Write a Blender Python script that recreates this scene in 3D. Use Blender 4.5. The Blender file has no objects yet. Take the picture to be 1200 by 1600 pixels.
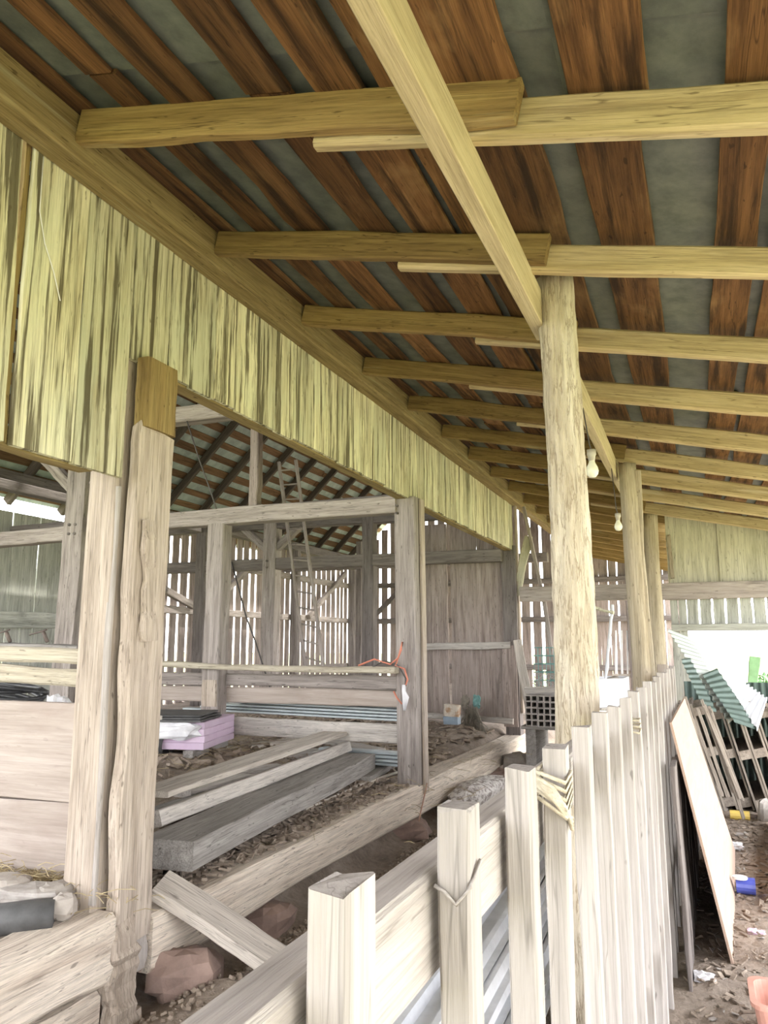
import bpy, math, random
import numpy as np
from mathutils import Vector, Matrix
random.seed(7); RNG = np.random.RandomState(7)
scn = bpy.context.scene; COL = scn.collection
R = math.radians

# ------------------------------------------------------------------ camera
FPX, EYE = 1200.0, 1.55
YAW, PITCH = R(21.9249), R(9.6944)
cam_d = bpy.data.cameras.new('camera'); cam = bpy.data.objects.new('camera', cam_d); COL.objects.link(cam)
cam_d.sensor_fit = 'VERTICAL'; cam_d.sensor_height = 32.0; cam_d.lens = FPX / 1600.0 * 32.0
cam_d.clip_start = 0.05; cam_d.clip_end = 400
cam.location = (0, 0, EYE); cam.rotation_euler = (math.pi / 2 + PITCH, 0, YAW)
scn.camera = cam

# ------------------------------------------------------------------ sky, sun, exposure
world = bpy.data.worlds.new('sky'); scn.world = world; world.use_nodes = True
bg = world.node_tree.nodes['Background']
bg.inputs[0].default_value = (0.97, 0.97, 1.0, 1); bg.inputs[1].default_value = 5.0
sun_d = bpy.data.lights.new('sun', 'SUN'); sun = bpy.data.objects.new('sun', sun_d); COL.objects.link(sun)
sun_d.energy = 9.0; sun_d.angle = R(3); sun_d.color = (1, 0.95, 0.86)
sun.rotation_euler = (R(-14), R(32), 0)
vs = scn.view_settings
vs.view_transform = 'Standard'; vs.look = 'None'; vs.gamma = 1.0; vs.use_curve_mapping = False
vs.exposure = 0.68

# ------------------------------------------------------------------ measuring helper (a picture point met with a world plane)
_f = Vector((-math.sin(YAW) * math.cos(PITCH), math.cos(YAW) * math.cos(PITCH), math.sin(PITCH)))
_r = Vector((math.cos(YAW), math.sin(YAW), 0)); _u = _r.cross(_f)
def at(px, py, ax, val):
    d = _r * ((px - 600) / FPX) - _u * ((py - 800) / FPX) + _f
    o = Vector((0, 0, EYE)); s = (val - o['xyz'.index(ax)]) / d['xyz'.index(ax)]
    return o + d * s

# ------------------------------------------------------------------ materials
def _mat(name):
    m = bpy.data.materials.new(name); m.use_nodes = True
    return m, m.node_tree, m.node_tree.nodes['Principled BSDF']
def N(nt, t, **kw):
    n = nt.nodes.new(t)
    for k, v in kw.items(): setattr(n, k, v)
    return n
def ramp(nt, src, stops):
    r = N(nt, 'ShaderNodeValToRGB'); e = r.color_ramp.elements
    while len(e) < len(stops): e.new(0.5)
    for i, (p, c) in enumerate(stops):
        e[i].position = p; e[i].color = (c[0], c[1], c[2], 1) if not isinstance(c, float) else (c, c, c, 1)
    nt.links.new(src, r.inputs[0]); return r
def noise(nt, vec, scale, detail=5, rough=0.6, dist=0.0):
    n = N(nt, 'ShaderNodeTexNoise'); n.inputs['Scale'].default_value = scale
    n.inputs['Detail'].default_value = detail; n.inputs['Roughness'].default_value = rough
    n.inputs['Distortion'].default_value = dist
    nt.links.new(vec, n.inputs['Vector']); return n
def mix(nt, fac, a, b, mode='MIX'):
    m = N(nt, 'ShaderNodeMix', data_type='RGBA', blend_type=mode)
    for inp, v in ((m.inputs[0], fac), (m.inputs[6], a), (m.inputs[7], b)):
        if hasattr(v, 'is_linked') or hasattr(v, 'links'): nt.links.new(v, inp)
        elif isinstance(v, (int, float)): inp.default_value = v
        else: inp.default_value = (v[0], v[1], v[2], 1)
    return m.outputs[2]
def objvec(nt, rnd=True):
    tc = N(nt, 'ShaderNodeTexCoord'); oi = N(nt, 'ShaderNodeObjectInfo')
    if not rnd: return tc.outputs['Object'], oi.outputs['Random']
    mul = N(nt, 'ShaderNodeMath', operation='MULTIPLY'); mul.inputs[1].default_value = 61.7
    nt.links.new(oi.outputs['Random'], mul.inputs[0])
    add = N(nt, 'ShaderNodeVectorMath', operation='ADD')
    nt.links.new(tc.outputs['Object'], add.inputs[0]); nt.links.new(mul.outputs[0], add.inputs[1])
    return add.outputs[0], oi.outputs['Random']
def mapped(nt, vec, sc):
    mp = N(nt, 'ShaderNodeMapping'); mp.inputs['Scale'].default_value = sc
    nt.links.new(vec, mp.inputs['Vector']); return mp.outputs[0]
def wood(name, light, mid, dark, streak=None, s_lo=0.52, s_hi=0.62, s_scale=8.0, vary=0.22, bump=0.35, rough=0.85, gs=1.0, patch=None, p_lo=.5, p_hi=.7, p_scale=2.2, crack=.8, grain=.62):
    m, nt, b = _mat(name); vec, rnd = objvec(nt)
    n1 = noise(nt, mapped(nt, vec, (0.9 * gs, 11 * gs, 11 * gs)), 1.6, 6, 0.65, 0.6)
    c = ramp(nt, n1.outputs['Fac'], [(0.28, dark), (0.5, mid), (0.72, light)]).outputs[0]
    n2 = noise(nt, mapped(nt, vec, (1.5 * gs, 60 * gs, 60 * gs)), 2.0, 4, 0.7)
    c = mix(nt, grain, c, ramp(nt, n2.outputs['Fac'], [(0.34, 0.5), (0.56, 1.06)]).outputs[0], 'MULTIPLY')
    n5 = noise(nt, mapped(nt, vec, (0.55, 17, 17)), 1.3, 3, 0.5, 0.35)
    c = mix(nt, ramp(nt, n5.outputs['Fac'], [(0.485, 0.0), (0.4935, crack), (0.5, 0.0)]).outputs[0], c, tuple(v * .35 for v in dark))
    n6 = noise(nt, mapped(nt, vec, (4.5, 16, 16)), 2.6, 2, 0.5)
    c = mix(nt, ramp(nt, n6.outputs['Fac'], [(0.70, 0.0), (0.74, .75 if crack > .3 else .2)]).outputs[0], c, tuple(v * .5 for v in dark))
    if patch:
        n4 = noise(nt, mapped(nt, vec, (0.8, 1.6, 1.6)), p_scale, 5, 0.6, 0.5)
        c = mix(nt, ramp(nt, n4.outputs['Fac'], [(p_lo, 0.0), (p_hi, 0.85)]).outputs[0], c, patch)
    if streak:
        n3 = noise(nt, mapped(nt, vec, (0.42, s_scale, s_scale)), 2.2, 6, 0.62, 0.25)
        c = mix(nt, ramp(nt, n3.outputs['Fac'], [(s_lo, 0.0), (s_hi, 0.9)]).outputs[0], c, streak)
    mr = N(nt, 'ShaderNodeMapRange'); mr.inputs[3].default_value = 1 - vary; mr.inputs[4].default_value = 1 + vary * 0.6
    nt.links.new(rnd, mr.inputs[0])
    c = mix(nt, 1.0, c, mr.outputs[0], 'MULTIPLY')
    nt.links.new(c, b.inputs['Base Color']); b.inputs['Roughness'].default_value = rough
    b.inputs['Specular IOR Level'].default_value = 0.25
    bp = N(nt, 'ShaderNodeBump'); bp.inputs['Strength'].default_value = bump; bp.inputs['Distance'].default_value = 0.01
    ad = N(nt, 'ShaderNodeMath', operation='ADD')
    nt.links.new(n1.outputs['Fac'], ad.inputs[0]); nt.links.new(n2.outputs['Fac'], ad.inputs[1])
    nt.links.new(ad.outputs[0], bp.inputs['Height']); nt.links.new(bp.outputs[0], b.inputs['Normal'])
    return m
def plain(name, col, col2=None, rough=0.7, metal=0.0, sc=8.0, bump=0.15, lo=.35, hi=.65, vary=0.12):
    m, nt, b = _mat(name); vec, rnd = objvec(nt)
    n = noise(nt, vec, sc, 6, 0.65)
    c2 = col2 or tuple(v * 0.7 for v in col)
    c = ramp(nt, n.outputs['Fac'], [(lo, c2), (hi, col)]).outputs[0]
    mr = N(nt, 'ShaderNodeMapRange'); mr.inputs[3].default_value = 1 - vary; mr.inputs[4].default_value = 1 + vary * .6
    nt.links.new(rnd, mr.inputs[0]); c = mix(nt, 1.0, c, mr.outputs[0], 'MULTIPLY')
    nt.links.new(c, b.inputs['Base Color']); b.inputs['Roughness'].default_value = rough; b.inputs['Metallic'].default_value = metal
    bp = N(nt, 'ShaderNodeBump'); bp.inputs['Strength'].default_value = bump; bp.inputs['Distance'].default_value = 0.02
    nt.links.new(n.outputs['Fac'], bp.inputs['Height']); nt.links.new(bp.outputs[0], b.inputs['Normal'])
    return m
M = {}
M['siding'] = wood('weathered siding', (.84, .80, .58), (.69, .65, .44), (.40, .35, .21), streak=(.10, .082, .045), s_lo=.51, s_hi=.585, s_scale=13, vary=.22, p_scale=1.7, patch=(.62, .63, .45), bump=.5)
M['siding_clean'] = wood('pale olive siding', (.66, .64, .50), (.56, .54, .41), (.43, .41, .30), streak=(.28, .26, .18), s_lo=.55, s_hi=.72, s_scale=7, vary=.1)  # pale olive wood with soft darker streaks
M['ledger'] = wood('olive ledger wood', (.36, .28, .13), (.27, .20, .085), (.16, .11, .045), streak=(.40, .36, .20), s_lo=.58, s_hi=.75, vary=.12)
M['rafter'] = wood('brown rafter wood', (.36, .26, .10), (.28, .19, .07), (.17, .11, .04), streak=(.42, .36, .19), s_lo=.62, s_hi=.75, s_scale=4, vary=.15)
M['rafter_pale'] = wood('pale rafter wood', (.60, .49, .29), (.50, .40, .22), (.36, .27, .14), streak=(.62, .55, .38), s_lo=.6, s_hi=.75, s_scale=4, vary=.12)
M['header'] = wood('pale header beam', (.62, .53, .34), (.53, .44, .27), (.42, .34, .20), vary=.08, crack=.3, grain=.4)
M['sheath'] = wood('brown sheathing', (.25, .13, .052), (.165, .082, .031), (.07, .033, .014), streak=(.03, .016, .008), s_lo=.50, s_hi=.63, s_scale=6, vary=.4, patch=(.27, .16, .07), p_lo=.54, p_hi=.72)
M['barn_board'] = wood('brown barn roof board', (.24, .14, .08), (.17, .10, .055), (.09, .05, .03), vary=.3)
M['barn_rafter'] = wood('dark brown barn rafter', (.15, .12, .10), (.10, .08, .066), (.055, .044, .036), vary=.15)
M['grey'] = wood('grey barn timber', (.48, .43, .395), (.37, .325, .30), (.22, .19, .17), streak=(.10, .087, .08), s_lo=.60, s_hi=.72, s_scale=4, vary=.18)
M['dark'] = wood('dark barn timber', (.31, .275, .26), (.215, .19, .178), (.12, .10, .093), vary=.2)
M['board_brown'] = wood('brown wall board', (.47, .40, .365), (.36, .30, .27), (.22, .175, .155), streak=(.14, .115, .105), s_lo=.58, s_hi=.72, s_scale=4, vary=.2)
M['board_green'] = wood('green grey wall board', (.60, .61, .56), (.49, .50, .455), (.32, .33, .29), streak=(.24, .25, .22), s_lo=.58, s_hi=.7, s_scale=6, vary=.14)
M['post'] = wood('old post wood', (.56, .485, .41), (.45, .38, .315), (.30, .245, .195), streak=(.16, .125, .10), s_lo=.63, s_hi=.74, s_scale=5, vary=.1, bump=.5)
M['post_yellow'] = wood('yellowed block wood', (.38, .29, .12), (.28, .20, .08), (.17, .11, .045), streak=(.10, .065, .03), s_lo=.58, s_hi=.72, vary=.06)
M['sill'] = wood('hewn sill wood', (.86, .77, .66), (.74, .65, .545), (.50, .41, .33), streak=(.17, .125, .095), s_lo=.62, s_hi=.72, s_scale=4, vary=.08, bump=.8)
M['picket'] = wood('pale picket wood', (.45, .42, .395), (.385, .355, .33), (.305, .28, .255), streak=(.24, .22, .2), s_lo=.64, s_hi=.78, s_scale=4, vary=.1, bump=.25, crack=.5, grain=.38)
M['rail'] = wood('grey rail wood', (.52, .48, .45), (.43, .395, .365), (.30, .27, .245), vary=.1, bump=.4, crack=.5, grain=.45)
M['panel'] = wood('smooth stall board', (.46, .40, .36), (.38, .325, .285), (.30, .25, .215), vary=.06, bump=.12, crack=.2, grain=.25, patch=(.31, .25, .22), p_lo=.5, p_hi=.75, p_scale=3)
M['rail_pale'] = wood('pale live edge slab', (.52, .475, .38), (.43, .385, .30), (.31, .27, .205), vary=.06)
M['plank'] = wood('grey loose plank', (.64, .60, .55), (.52, .485, .445), (.35, .32, .29), vary=.14)
M['plank_dark'] = wood('dark loose beam', (.42, .395, .37), (.32, .30, .28), (.20, .185, .17), vary=.06)
M['plank_warm'] = wood('tan loose plank', (.64, .59, .52), (.54, .49, .43), (.37, .325, .28), vary=.08)
M['bark'] = None
M['ply'] = wood('new plywood', (.48, .355, .285), (.455, .335, .265), (.41, .295, .23), streak=(.36, .26, .20), s_lo=.66, s_hi=.76, s_scale=3, vary=.02, bump=.04, crack=.0, grain=.08)
M['pallet'] = wood('pallet wood', (.44, .39, .33), (.34, .295, .25), (.2, .17, .14), vary=.25)
def bark_mat():
    m, nt, b = _mat('pale log with bark fissures'); vec, rnd = objvec(nt)
    n1 = noise(nt, mapped(nt, vec, (1.2, 7, 7)), 1.6, 6, .6, .5)
    c = ramp(nt, n1.outputs['Fac'], [(.3, (.44, .37, .27)), (.5, (.58, .51, .39)), (.7, (.70, .64, .52))]).outputs[0]
    vo = noise(nt, mapped(nt, vec, (1.9, 17, 17)), 2.6, 5, .65, .4)
    band = ramp(nt, vo.outputs['Fac'], [(.40, 0.0), (.46, .85), (.50, 0.0)])
    gate = noise(nt, mapped(nt, vec, (3.5, 7, 7)), 2.0, 3, .5)
    fis = mix(nt, 1.0, band.outputs[0], ramp(nt, gate.outputs['Fac'], [(.36, .25), (.5, 1.0)]).outputs[0], 'MULTIPLY')
    c = mix(nt, fis, c, (.25, .19, .125))
    n3 = noise(nt, vec, 2.4, 5, .6)
    c = mix(nt, ramp(nt, n3.outputs['Fac'], [(.55, 0.0), (.68, .6)]).outputs[0], c, (.55, .47, .34))
    nt.links.new(c, b.inputs['Base Color']); b.inputs['Roughness'].default_value = .9
    bp = N(nt, 'ShaderNodeBump'); bp.inputs['Strength'].default_value = 1.0; bp.inputs['Distance'].default_value = .03
    nt.links.new(vo.outputs['Fac'], bp.inputs['Height']); nt.links.new(bp.outputs[0], b.inputs['Normal'])
    return m
M['bark'] = bark_mat()
M['log'] = wood('peeled log', (.60, .53, .41), (.49, .42, .31), (.36, .30, .21), streak=(.30, .26, .20), s_lo=.6, s_hi=.75, s_scale=3, vary=.08, bump=.5)
M['roofmetal'] = plain('dull roofing underside', (.15, .17, .14), (.085, .10, .085), rough=.6, metal=.0, sc=9, vary=.12)
M['barnmetal'] = plain('blue grey roofing underside', (.42, .49, .48), (.24, .29, .285), rough=.6, sc=4)
M['galv'] = plain('galvanised metal', (.74, .76, .80), (.55, .57, .60), rough=.38, metal=.35, sc=5, bump=.03)
M['whitemetal'] = plain('white corrugated metal', (.74, .76, .80), (.62, .64, .68), rough=.45, metal=.1, sc=3, bump=.03)
M['palemetal'] = plain('pale corrugated metal', (.42, .46, .42), (.34, .38, .35), rough=.5, metal=.1, sc=3, bump=.03)
M['greenmetal'] = plain('green grey corrugated metal', (.11, .16, .14), (.07, .105, .09), rough=.5, metal=.2, sc=5, bump=.05)
M['strip_metal'] = plain('pale blue siding strip', (.58, .64, .66), (.42, .48, .5), rough=.4, metal=.2, sc=3, bump=.03)
M['rock'] = plain('pale field stone', (.38, .345, .305), (.24, .21, .185), rough=.9, sc=4, bump=.6, vary=.25)
M['rock_red'] = plain('reddish stone', (.34, .24, .20), (.20, .14, .115), rough=.9, sc=5, bump=.7)
M['gravelly'] = plain('rough pale concrete', (.85, .81, .77), (.34, .29, .26), rough=.95, sc=24, bump=1.0, lo=.42, hi=.55)
M['black'] = plain('black rubber', (.05, .052, .055), (.03, .03, .033), rough=.45, sc=6)
M['dgrey'] = plain('dark grey mat', (.10, .10, .10), (.06, .06, .06), rough=.6, sc=10)
M['pink'] = plain('pink foam board', (.74, .60, .74), (.66, .50, .66), rough=.7, sc=5, bump=.1)
M['whiteplastic'] = plain('white plastic', (.78, .78, .80), (.6, .6, .63), rough=.4, sc=6, bump=.2)
M['redplastic'] = plain('red plastic', (.62, .16, .16), (.45, .1, .1), rough=.4)
M['orange'] = plain('orange cord', (.62, .22, .14), (.5, .16, .1), rough=.5)
M['copper'] = plain('tan cord', (.45, .27, .19), (.35, .2, .14), rough=.6)
M['rope'] = plain('pale twine', (.66, .60, .46), (.45, .40, .3), rough=.9, sc=60, bump=.5)
M['wire'] = plain('dark wire', (.10, .09, .085), rough=.6)
M['teal'] = plain('teal wire', (.16, .33, .31), (.10, .22, .21), rough=.5)
M['greywire'] = plain('grey wire', (.42, .42, .40), (.28, .28, .27), rough=.5, metal=.4)
M['tile'] = plain('grey hollow tile', (.50, .47, .44), (.36, .33, .31), rough=.85, sc=12)
M['iron'] = plain('rusty iron', (.17, .13, .11), (.09, .07, .06), rough=.7)
M['straw'] = plain('dry straw', (.46, .38, .22), (.28, .22, .13), rough=.9, sc=20)
M['bale'] = plain('grey hanging straw', (.30, .27, .22), (.18, .16, .13), rough=.9, sc=20)
M['chips'] = plain('wood debris', (.36, .30, .24), (.16, .12, .09), rough=.95, sc=15, vary=.2)
M['blue'] = plain('blue can', (.10, .13, .50), (.07, .09, .4), rough=.35)
M['yellow'] = plain('yellow plastic', (.72, .55, .14), (.6, .42, .1), rough=.5)
M['salmon'] = plain('salmon plastic', (.66, .36, .29), (.55, .28, .22), rough=.45, bump=.05)
M['stone_white'] = plain('whitewashed slab', (.46, .43, .395), (.31, .28, .255), rough=.9, sc=10, bump=.4)
M['tin'] = plain('rusty white tin', (.62, .56, .47), (.40, .24, .13), rough=.6, sc=9, lo=.4, hi=.55)
M['tinblue'] = plain('faded blue paint', (.30, .38, .46), (.22, .28, .34), rough=.6)
M['leaf'] = plain('green leaf', (.16, .34, .13), (.10, .22, .08), rough=.6, sc=5)
M['greenboard'] = plain('green painted board', (.20, .36, .18), (.15, .28, .13), rough=.7)
M['porcelain'] = plain('porcelain lamp holder', (.50, .47, .40), (.4, .37, .3), rough=.4)
def bulb_mat():
    m, nt, b = _mat('frosted bulb'); b.inputs['Base Color'].default_value = (.80, .80, .66, 1); b.inputs['Roughness'].default_value = .25
    return m
M['bulb'] = bulb_mat()
def dirt_mat():
    m, nt, b = _mat('barn dirt'); tc = N(nt, 'ShaderNodeTexCoord'); v = tc.outputs['Object']
    n1 = noise(nt, v, 1.6, 8, .65); n2 = noise(nt, v, 22, 6, .7); n3 = noise(nt, v, 70, 3, .7)
    c = ramp(nt, n1.outputs['Fac'], [(.3, (.20, .155, .12)), (.5, (.34, .275, .22)), (.7, (.47, .395, .325))]).outputs[0]
    c = mix(nt, .6, c, ramp(nt, n2.outputs['Fac'], [(.35, .5), (.6, 1.0)]).outputs[0], 'MULTIPLY')
    c = mix(nt, ramp(nt, n3.outputs['Fac'], [(.64, 0.0), (.7, .7)]).outputs[0], c, (.52, .46, .38))
    nt.links.new(c, b.inputs['Base Color']); b.inputs['Roughness'].default_value = .95
    bp = N(nt, 'ShaderNodeBump'); bp.inputs['Strength'].default_value = .9; bp.inputs['Distance'].default_value = .03
    nt.links.new(n2.outputs['Fac'], bp.inputs['Height']); nt.links.new(bp.outputs[0], b.inputs['Normal'])
    return m
M['dirt'] = dirt_mat()
def grass_mat():
    m, nt, b = _mat('lawn'); tc = N(nt, 'ShaderNodeTexCoord'); n1 = noise(nt, tc.outputs['Object'], .8, 8, .7)
    c = ramp(nt, n1.outputs['Fac'], [(.3, (.21, .23, .10)), (.7, (.37, .385, .18))]).outputs[0]
    nt.links.new(c, b.inputs['Base Color']); b.inputs['Roughness'].default_value = .9
    return m
M['grass'] = grass_mat()

# ------------------------------------------------------------------ object helpers
WORLD = {}
def place(o, mw, parent=None):
    o.matrix_basis = mw; WORLD[o.name] = mw.copy()
    if parent is not None:
        o.parent = parent; o.matrix_parent_inverse = WORLD[parent.name].inverted()
    return o
def tag(o, label=None, cat=None, group=None, kind=None):
    for k, v in (('label', label), ('category', cat), ('group', group), ('kind', kind)):
        if v: o[k] = v
    return o
def mesh(name, vs, fs, mat, mw=None, parent=None, smooth=False):
    me = bpy.data.meshes.new(name); me.from_pydata([tuple(v) for v in vs], [], fs); me.update()
    if smooth: me.polygons.foreach_set('use_smooth', [True] * len(me.polygons))
    me.materials.append(M[mat] if isinstance(mat, str) else mat)
    o = bpy.data.objects.new(name, me); COL.objects.link(o)
    return place(o, mw or Matrix(), parent)
def empty(name, loc, label=None, cat=None, group=None, kind=None):
    o = bpy.data.objects.new(name, None); COL.objects.link(o); o.empty_display_size = .1
    place(o, Matrix.Translation(Vector(loc))); return tag(o, label, cat, group, kind)
def frame(p0, p1, up):
    p0, p1 = Vector(p0), Vector(p1); x = (p1 - p0).normalized(); z = Vector(up) - x * x.dot(Vector(up))
    if z.length < 1e-4: z = Vector((0, 1, 0)) - x * x.y
    z.normalize(); y = z.cross(x)
    m = Matrix((x, y, z)).transposed().to_4x4(); m.translation = p0; return m, (p1 - p0).length
def wob(n, amp, freq=3.0):
    t = np.linspace(0, 1, n); s = np.zeros(n)
    for k in range(1, 5): s += RNG.randn() / k * np.sin(2 * math.pi * (t * freq * k * .5 + RNG.rand()))
    return s * amp
def beam_geo(L, w, h, segs=8, rough=.003, ch=.004, ends=.0, bow=0., taper=1.0, sag=0., live=0.):
    """board of length L along X, w across Y, h across Z, with chamfered, slightly uneven edges"""
    n = segs + 1; xs = np.linspace(0, L, n); t = xs / L
    wl = wob(n, rough) - live * np.abs(wob(n, 1, 2.0)); wr = wob(n, rough) - live * np.abs(wob(n, 1, 2.0)); zt = wob(n, rough * .6); zb = wob(n, rough * .6)
    by = bow * np.sin(math.pi * t); bz = -sag * np.sin(math.pi * t)
    V, Fc = [], []; c = min(ch, w * .3, h * .3)
    for i in range(n):
        k = 1 + (taper - 1) * t[i]; y0 = -(w / 2 + wl[i]) * k + by[i]; y1 = (w / 2 + wr[i]) * k + by[i]; z0 = -(h / 2 + zb[i]) * k + bz[i]; z1 = (h / 2 + zt[i]) * k + bz[i]
        for y, z in ((y0 + c, z0), (y1 - c, z0), (y1, z0 + c), (y1, z1 - c), (y1 - c, z1), (y0 + c, z1), (y0, z1 - c), (y0, z0 + c)):
            e = 0.
            if ends and i in (0, n - 1): e = RNG.uniform(-ends, ends)
            V.append((xs[i] + e, y, z))
    for i in range(n - 1):
        for j in range(8):
            a, b = i * 8 + j, i * 8 + (j + 1) % 8
            Fc.append((a, b, b + 8, a + 8))
    Fc.append(tuple(range(7, -1, -1))); Fc.append(tuple(range((n - 1) * 8, n * 8)))
    return V, Fc
def beam(name, p0, p1, w, h, mat, parent=None, up=(0, 0, 1), **kw):
    mw, L = frame(p0, p1, up); V, Fc = beam_geo(L, w, h, **kw)
    return mesh(name, V, Fc, mat, mw, parent)
def tube_geo(pts, r, n=6, cap=True):
    pts = [Vector(p) for p in pts]; V, Fc = [], []
    rr = r if isinstance(r, (list, tuple)) else [r] * len(pts)
    ref = Vector((.13, .31, .94))
    for i, p in enumerate(pts):
        d = (pts[min(i + 1, len(pts) - 1)] - pts[max(i - 1, 0)]).normalized()
        a = d.cross(ref)
        if a.length < .1: a = d.cross(Vector((1, 0, 0)))
        a.normalize(); b = d.cross(a)
        for k in range(n):
            t = 2 * math.pi * k / n; V.append(p + a * math.cos(t) * rr[i] + b * math.sin(t) * rr[i])
    for i in range(len(pts) - 1):
        for k in range(n):
            Fc.append((i * n + k, i * n + (k + 1) % n, (i + 1) * n + (k + 1) % n, (i + 1) * n + k))
    if cap: Fc.append(tuple(range(n - 1, -1, -1))); Fc.append(tuple(range((len(pts) - 1) * n, len(pts) * n)))
    return V, Fc
def tube(name, pts, r, mat, parent=None, n=6):
    V, Fc = tube_geo(pts, r, n); return mesh(name, V, Fc, mat, None, parent, True)
def join(geos):
    V, Fc = [], []
    for v, f in geos:
        o = len(V); V += [tuple(q) for q in v]; Fc += [tuple(i + o for i in g) for g in f]
    return V, Fc
def xform(g, mw): return [mw @ Vector(v) for v in g[0]], g[1]
def box_geo(x0, x1, y0, y1, z0, z1):
    V = [(x, y, z) for z in (z0, z1) for y in (y0, y1) for x in (x0, x1)]
    return V, [(0, 2, 3, 1), (4, 5, 7, 6), (0, 1, 5, 4), (2, 6, 7, 3), (0, 4, 6, 2), (1, 3, 7, 5)]
def log_geo(L, r0, r1, sides=22, segs=44, rough=.006, ridge=.004, bow=0., flare=0.):
    V, Fc = [], []; ph = RNG.rand(12) * 6.28
    for i in range(segs + 1):
        t = i / segs; r = r0 + (r1 - r0) * t + flare * math.exp(-t * 9)
        cy, cz = bow * math.sin(math.pi * t) + rough * math.sin(5 * t + ph[0]), rough * math.sin(7 * t + ph[1])
        for k in range(sides):
            a = 2 * math.pi * k / sides
            d = rough * (math.sin(3 * a + 4 * t + ph[2]) + .7 * math.sin(5 * a - 9 * t + ph[3]) + .6 * math.sin(11 * t + 2 * a + ph[4])) + ridge * RNG.randn() * .6 + ridge * math.sin(9 * a + 3 * math.sin(8 * t + ph[5]))
            ex = RNG.uniform(-.006, .006) if i in (0, segs) else 0
            V.append((t * L + ex, cy + (r + d) * math.cos(a), cz + (r + d) * math.sin(a)))
    for i in range(segs):
        for k in range(sides):
            Fc.append((i * sides + k, i * sides + (k + 1) % sides, (i + 1) * sides + (k + 1) % sides, (i + 1) * sides + k))
    Fc.append(tuple(range(sides - 1, -1, -1))); Fc.append(tuple(range(segs * sides, (segs + 1) * sides)))
    return V, Fc
def log(name, p0, p1, r0, r1, mat, parent=None, **kw):
    mw, L = frame(p0, p1, (0, 1, 0)); V, Fc = log_geo(L, r0, r1, **kw)
    o = mesh(name, V, Fc, mat, mw, parent, True)
    return o
def rock_geo(sx, sy, sz, seed, n=7, m=10, j=.16):
    rs = np.random.RandomState(seed); V, Fc = [(0, 0, -sz)], []
    for i in range(1, n):
        th = math.pi * i / n
        for k in range(m):
            ph = 2 * math.pi * k / m; q = 1 + rs.uniform(-j, j); sq = .75
            cx = math.copysign(abs(math.sin(th) * math.cos(ph)) ** sq, math.cos(ph)); cy = math.copysign(abs(math.sin(th) * math.sin(ph)) ** sq, math.sin(ph)); cz = -math.copysign(abs(math.cos(th)) ** sq, math.cos(th))
            V.append((cx * sx * q, cy * sy * q, cz * sz * q))
    V.append((0, 0, sz))
    for k in range(m): Fc.append((0, 1 + (k + 1) % m, 1 + k)); e = 1 + (n - 2) * m; Fc.append((len(V) - 1, e + k, e + (k + 1) % m))
    for i in range(n - 2):
        for k in range(m):
            a, b = 1 + i * m + k, 1 + i * m + (k + 1) % m; Fc.append((a, b, b + m, a + m))
    return V, Fc
def rock(loc, s, mat, label, rot=0., seed=1, name='field_stone', cat='stone', group=None, tilt=(0, 0)):
    V, Fc = rock_geo(*s, seed)
    return tag(mesh(name, V, Fc, mat, Matrix.Translation(Vector(loc)) @ Matrix.Rotation(rot, 4, 'Z') @ Matrix.Rotation(tilt[0], 4, 'X') @ Matrix.Rotation(tilt[1], 4, 'Y')), label, cat, group)
def corr_geo(L, W, pitch=.08, amp=.012, th=.0015, lsegs=6, sag=0., rib=False):
    """corrugated sheet: ribs run along X (length L), wave across Y (width W)"""
    prof = []
    if rib:
        y = 0
        while y < W - 1e-6:
            for dy, z in ((0, 0), (.03, 0), (.042, amp), (.066, amp), (.078, 0)):
                if y + dy <= W: prof.append((y + dy, z))
            y += pitch
        prof.append((W, 0))
    else:
        n = int(W / pitch * 6)
        prof = [(W * i / n, amp * math.sin(2 * math.pi * i / 6)) for i in range(n + 1)]
    V, Fc = [], []; m = len(prof)
    for s in (0, 1):
        for i in range(lsegs + 1):
            t = i / lsegs
            for y, z in prof: V.append((t * L, y - W / 2, z - sag * math.sin(math.pi * t) - (th if s else 0)))
    o = m * (lsegs + 1)
    for i in range(lsegs):
        for j in range(m - 1):
            a = i * m + j; Fc.append((a, a + m, a + m + 1, a + 1)); Fc.append((o + a, o + a + 1, o + a + m + 1, o + a + m))
    for i in range(lsegs):
        a = i * m; Fc.append((a, o + a, o + a + m, a + m)); a = i * m + m - 1; Fc.append((a, a + m, o + a + m, o + a))
    for j in range(m - 1):
        Fc.append((j, j + 1, o + j + 1, o + j)); a = lsegs * m + j; Fc.append((a, o + a, o + a + 1, a + 1))
    return V, Fc

# ================================================================== GROUND
WX = -2.37                      # plane of the old barn wall
XF, YE = -8.5, 19.0             # far side wall and far end wall of the barn
def inner_z(x, y): return .36 + .03 * math.sin(1.7 * x + .6) * math.sin(1.3 * y) + .085 * min(max(-x - 2.7, 0), 2.2) + .12 * math.exp(-((x + 4.35) ** 2 + (y - 5.95) ** 2) / .45)
def gz(x, y):
    b = 0.02 * math.sin(2.1 * x + 1) * math.sin(1.7 * y) + .012 * math.sin(7 * x + 2 * y) * math.sin(5 * y - x)
    s = 1 / (1 + math.exp((x + 2.52) * 22))
    heap = .10 * math.exp(-((x + 1.95) ** 2 / .06 + (y - 3.0) ** 2 / .5))
    trench = -.05 * math.exp(-((x + 2.25) ** 2) / .05) if y > 3.2 else 0
    return (b + heap + trench) * (1 - s) + inner_z(x, y) * s
gx = np.concatenate([np.linspace(-8.7, -3, 40), np.linspace(-2.95, 1.2, 90), np.linspace(1.3, 3.6, 16)])
gy = np.concatenate([np.linspace(-3, 1.4, 20), np.linspace(1.5, 8, 130), np.linspace(8.1, 19.2, 70)])
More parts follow.
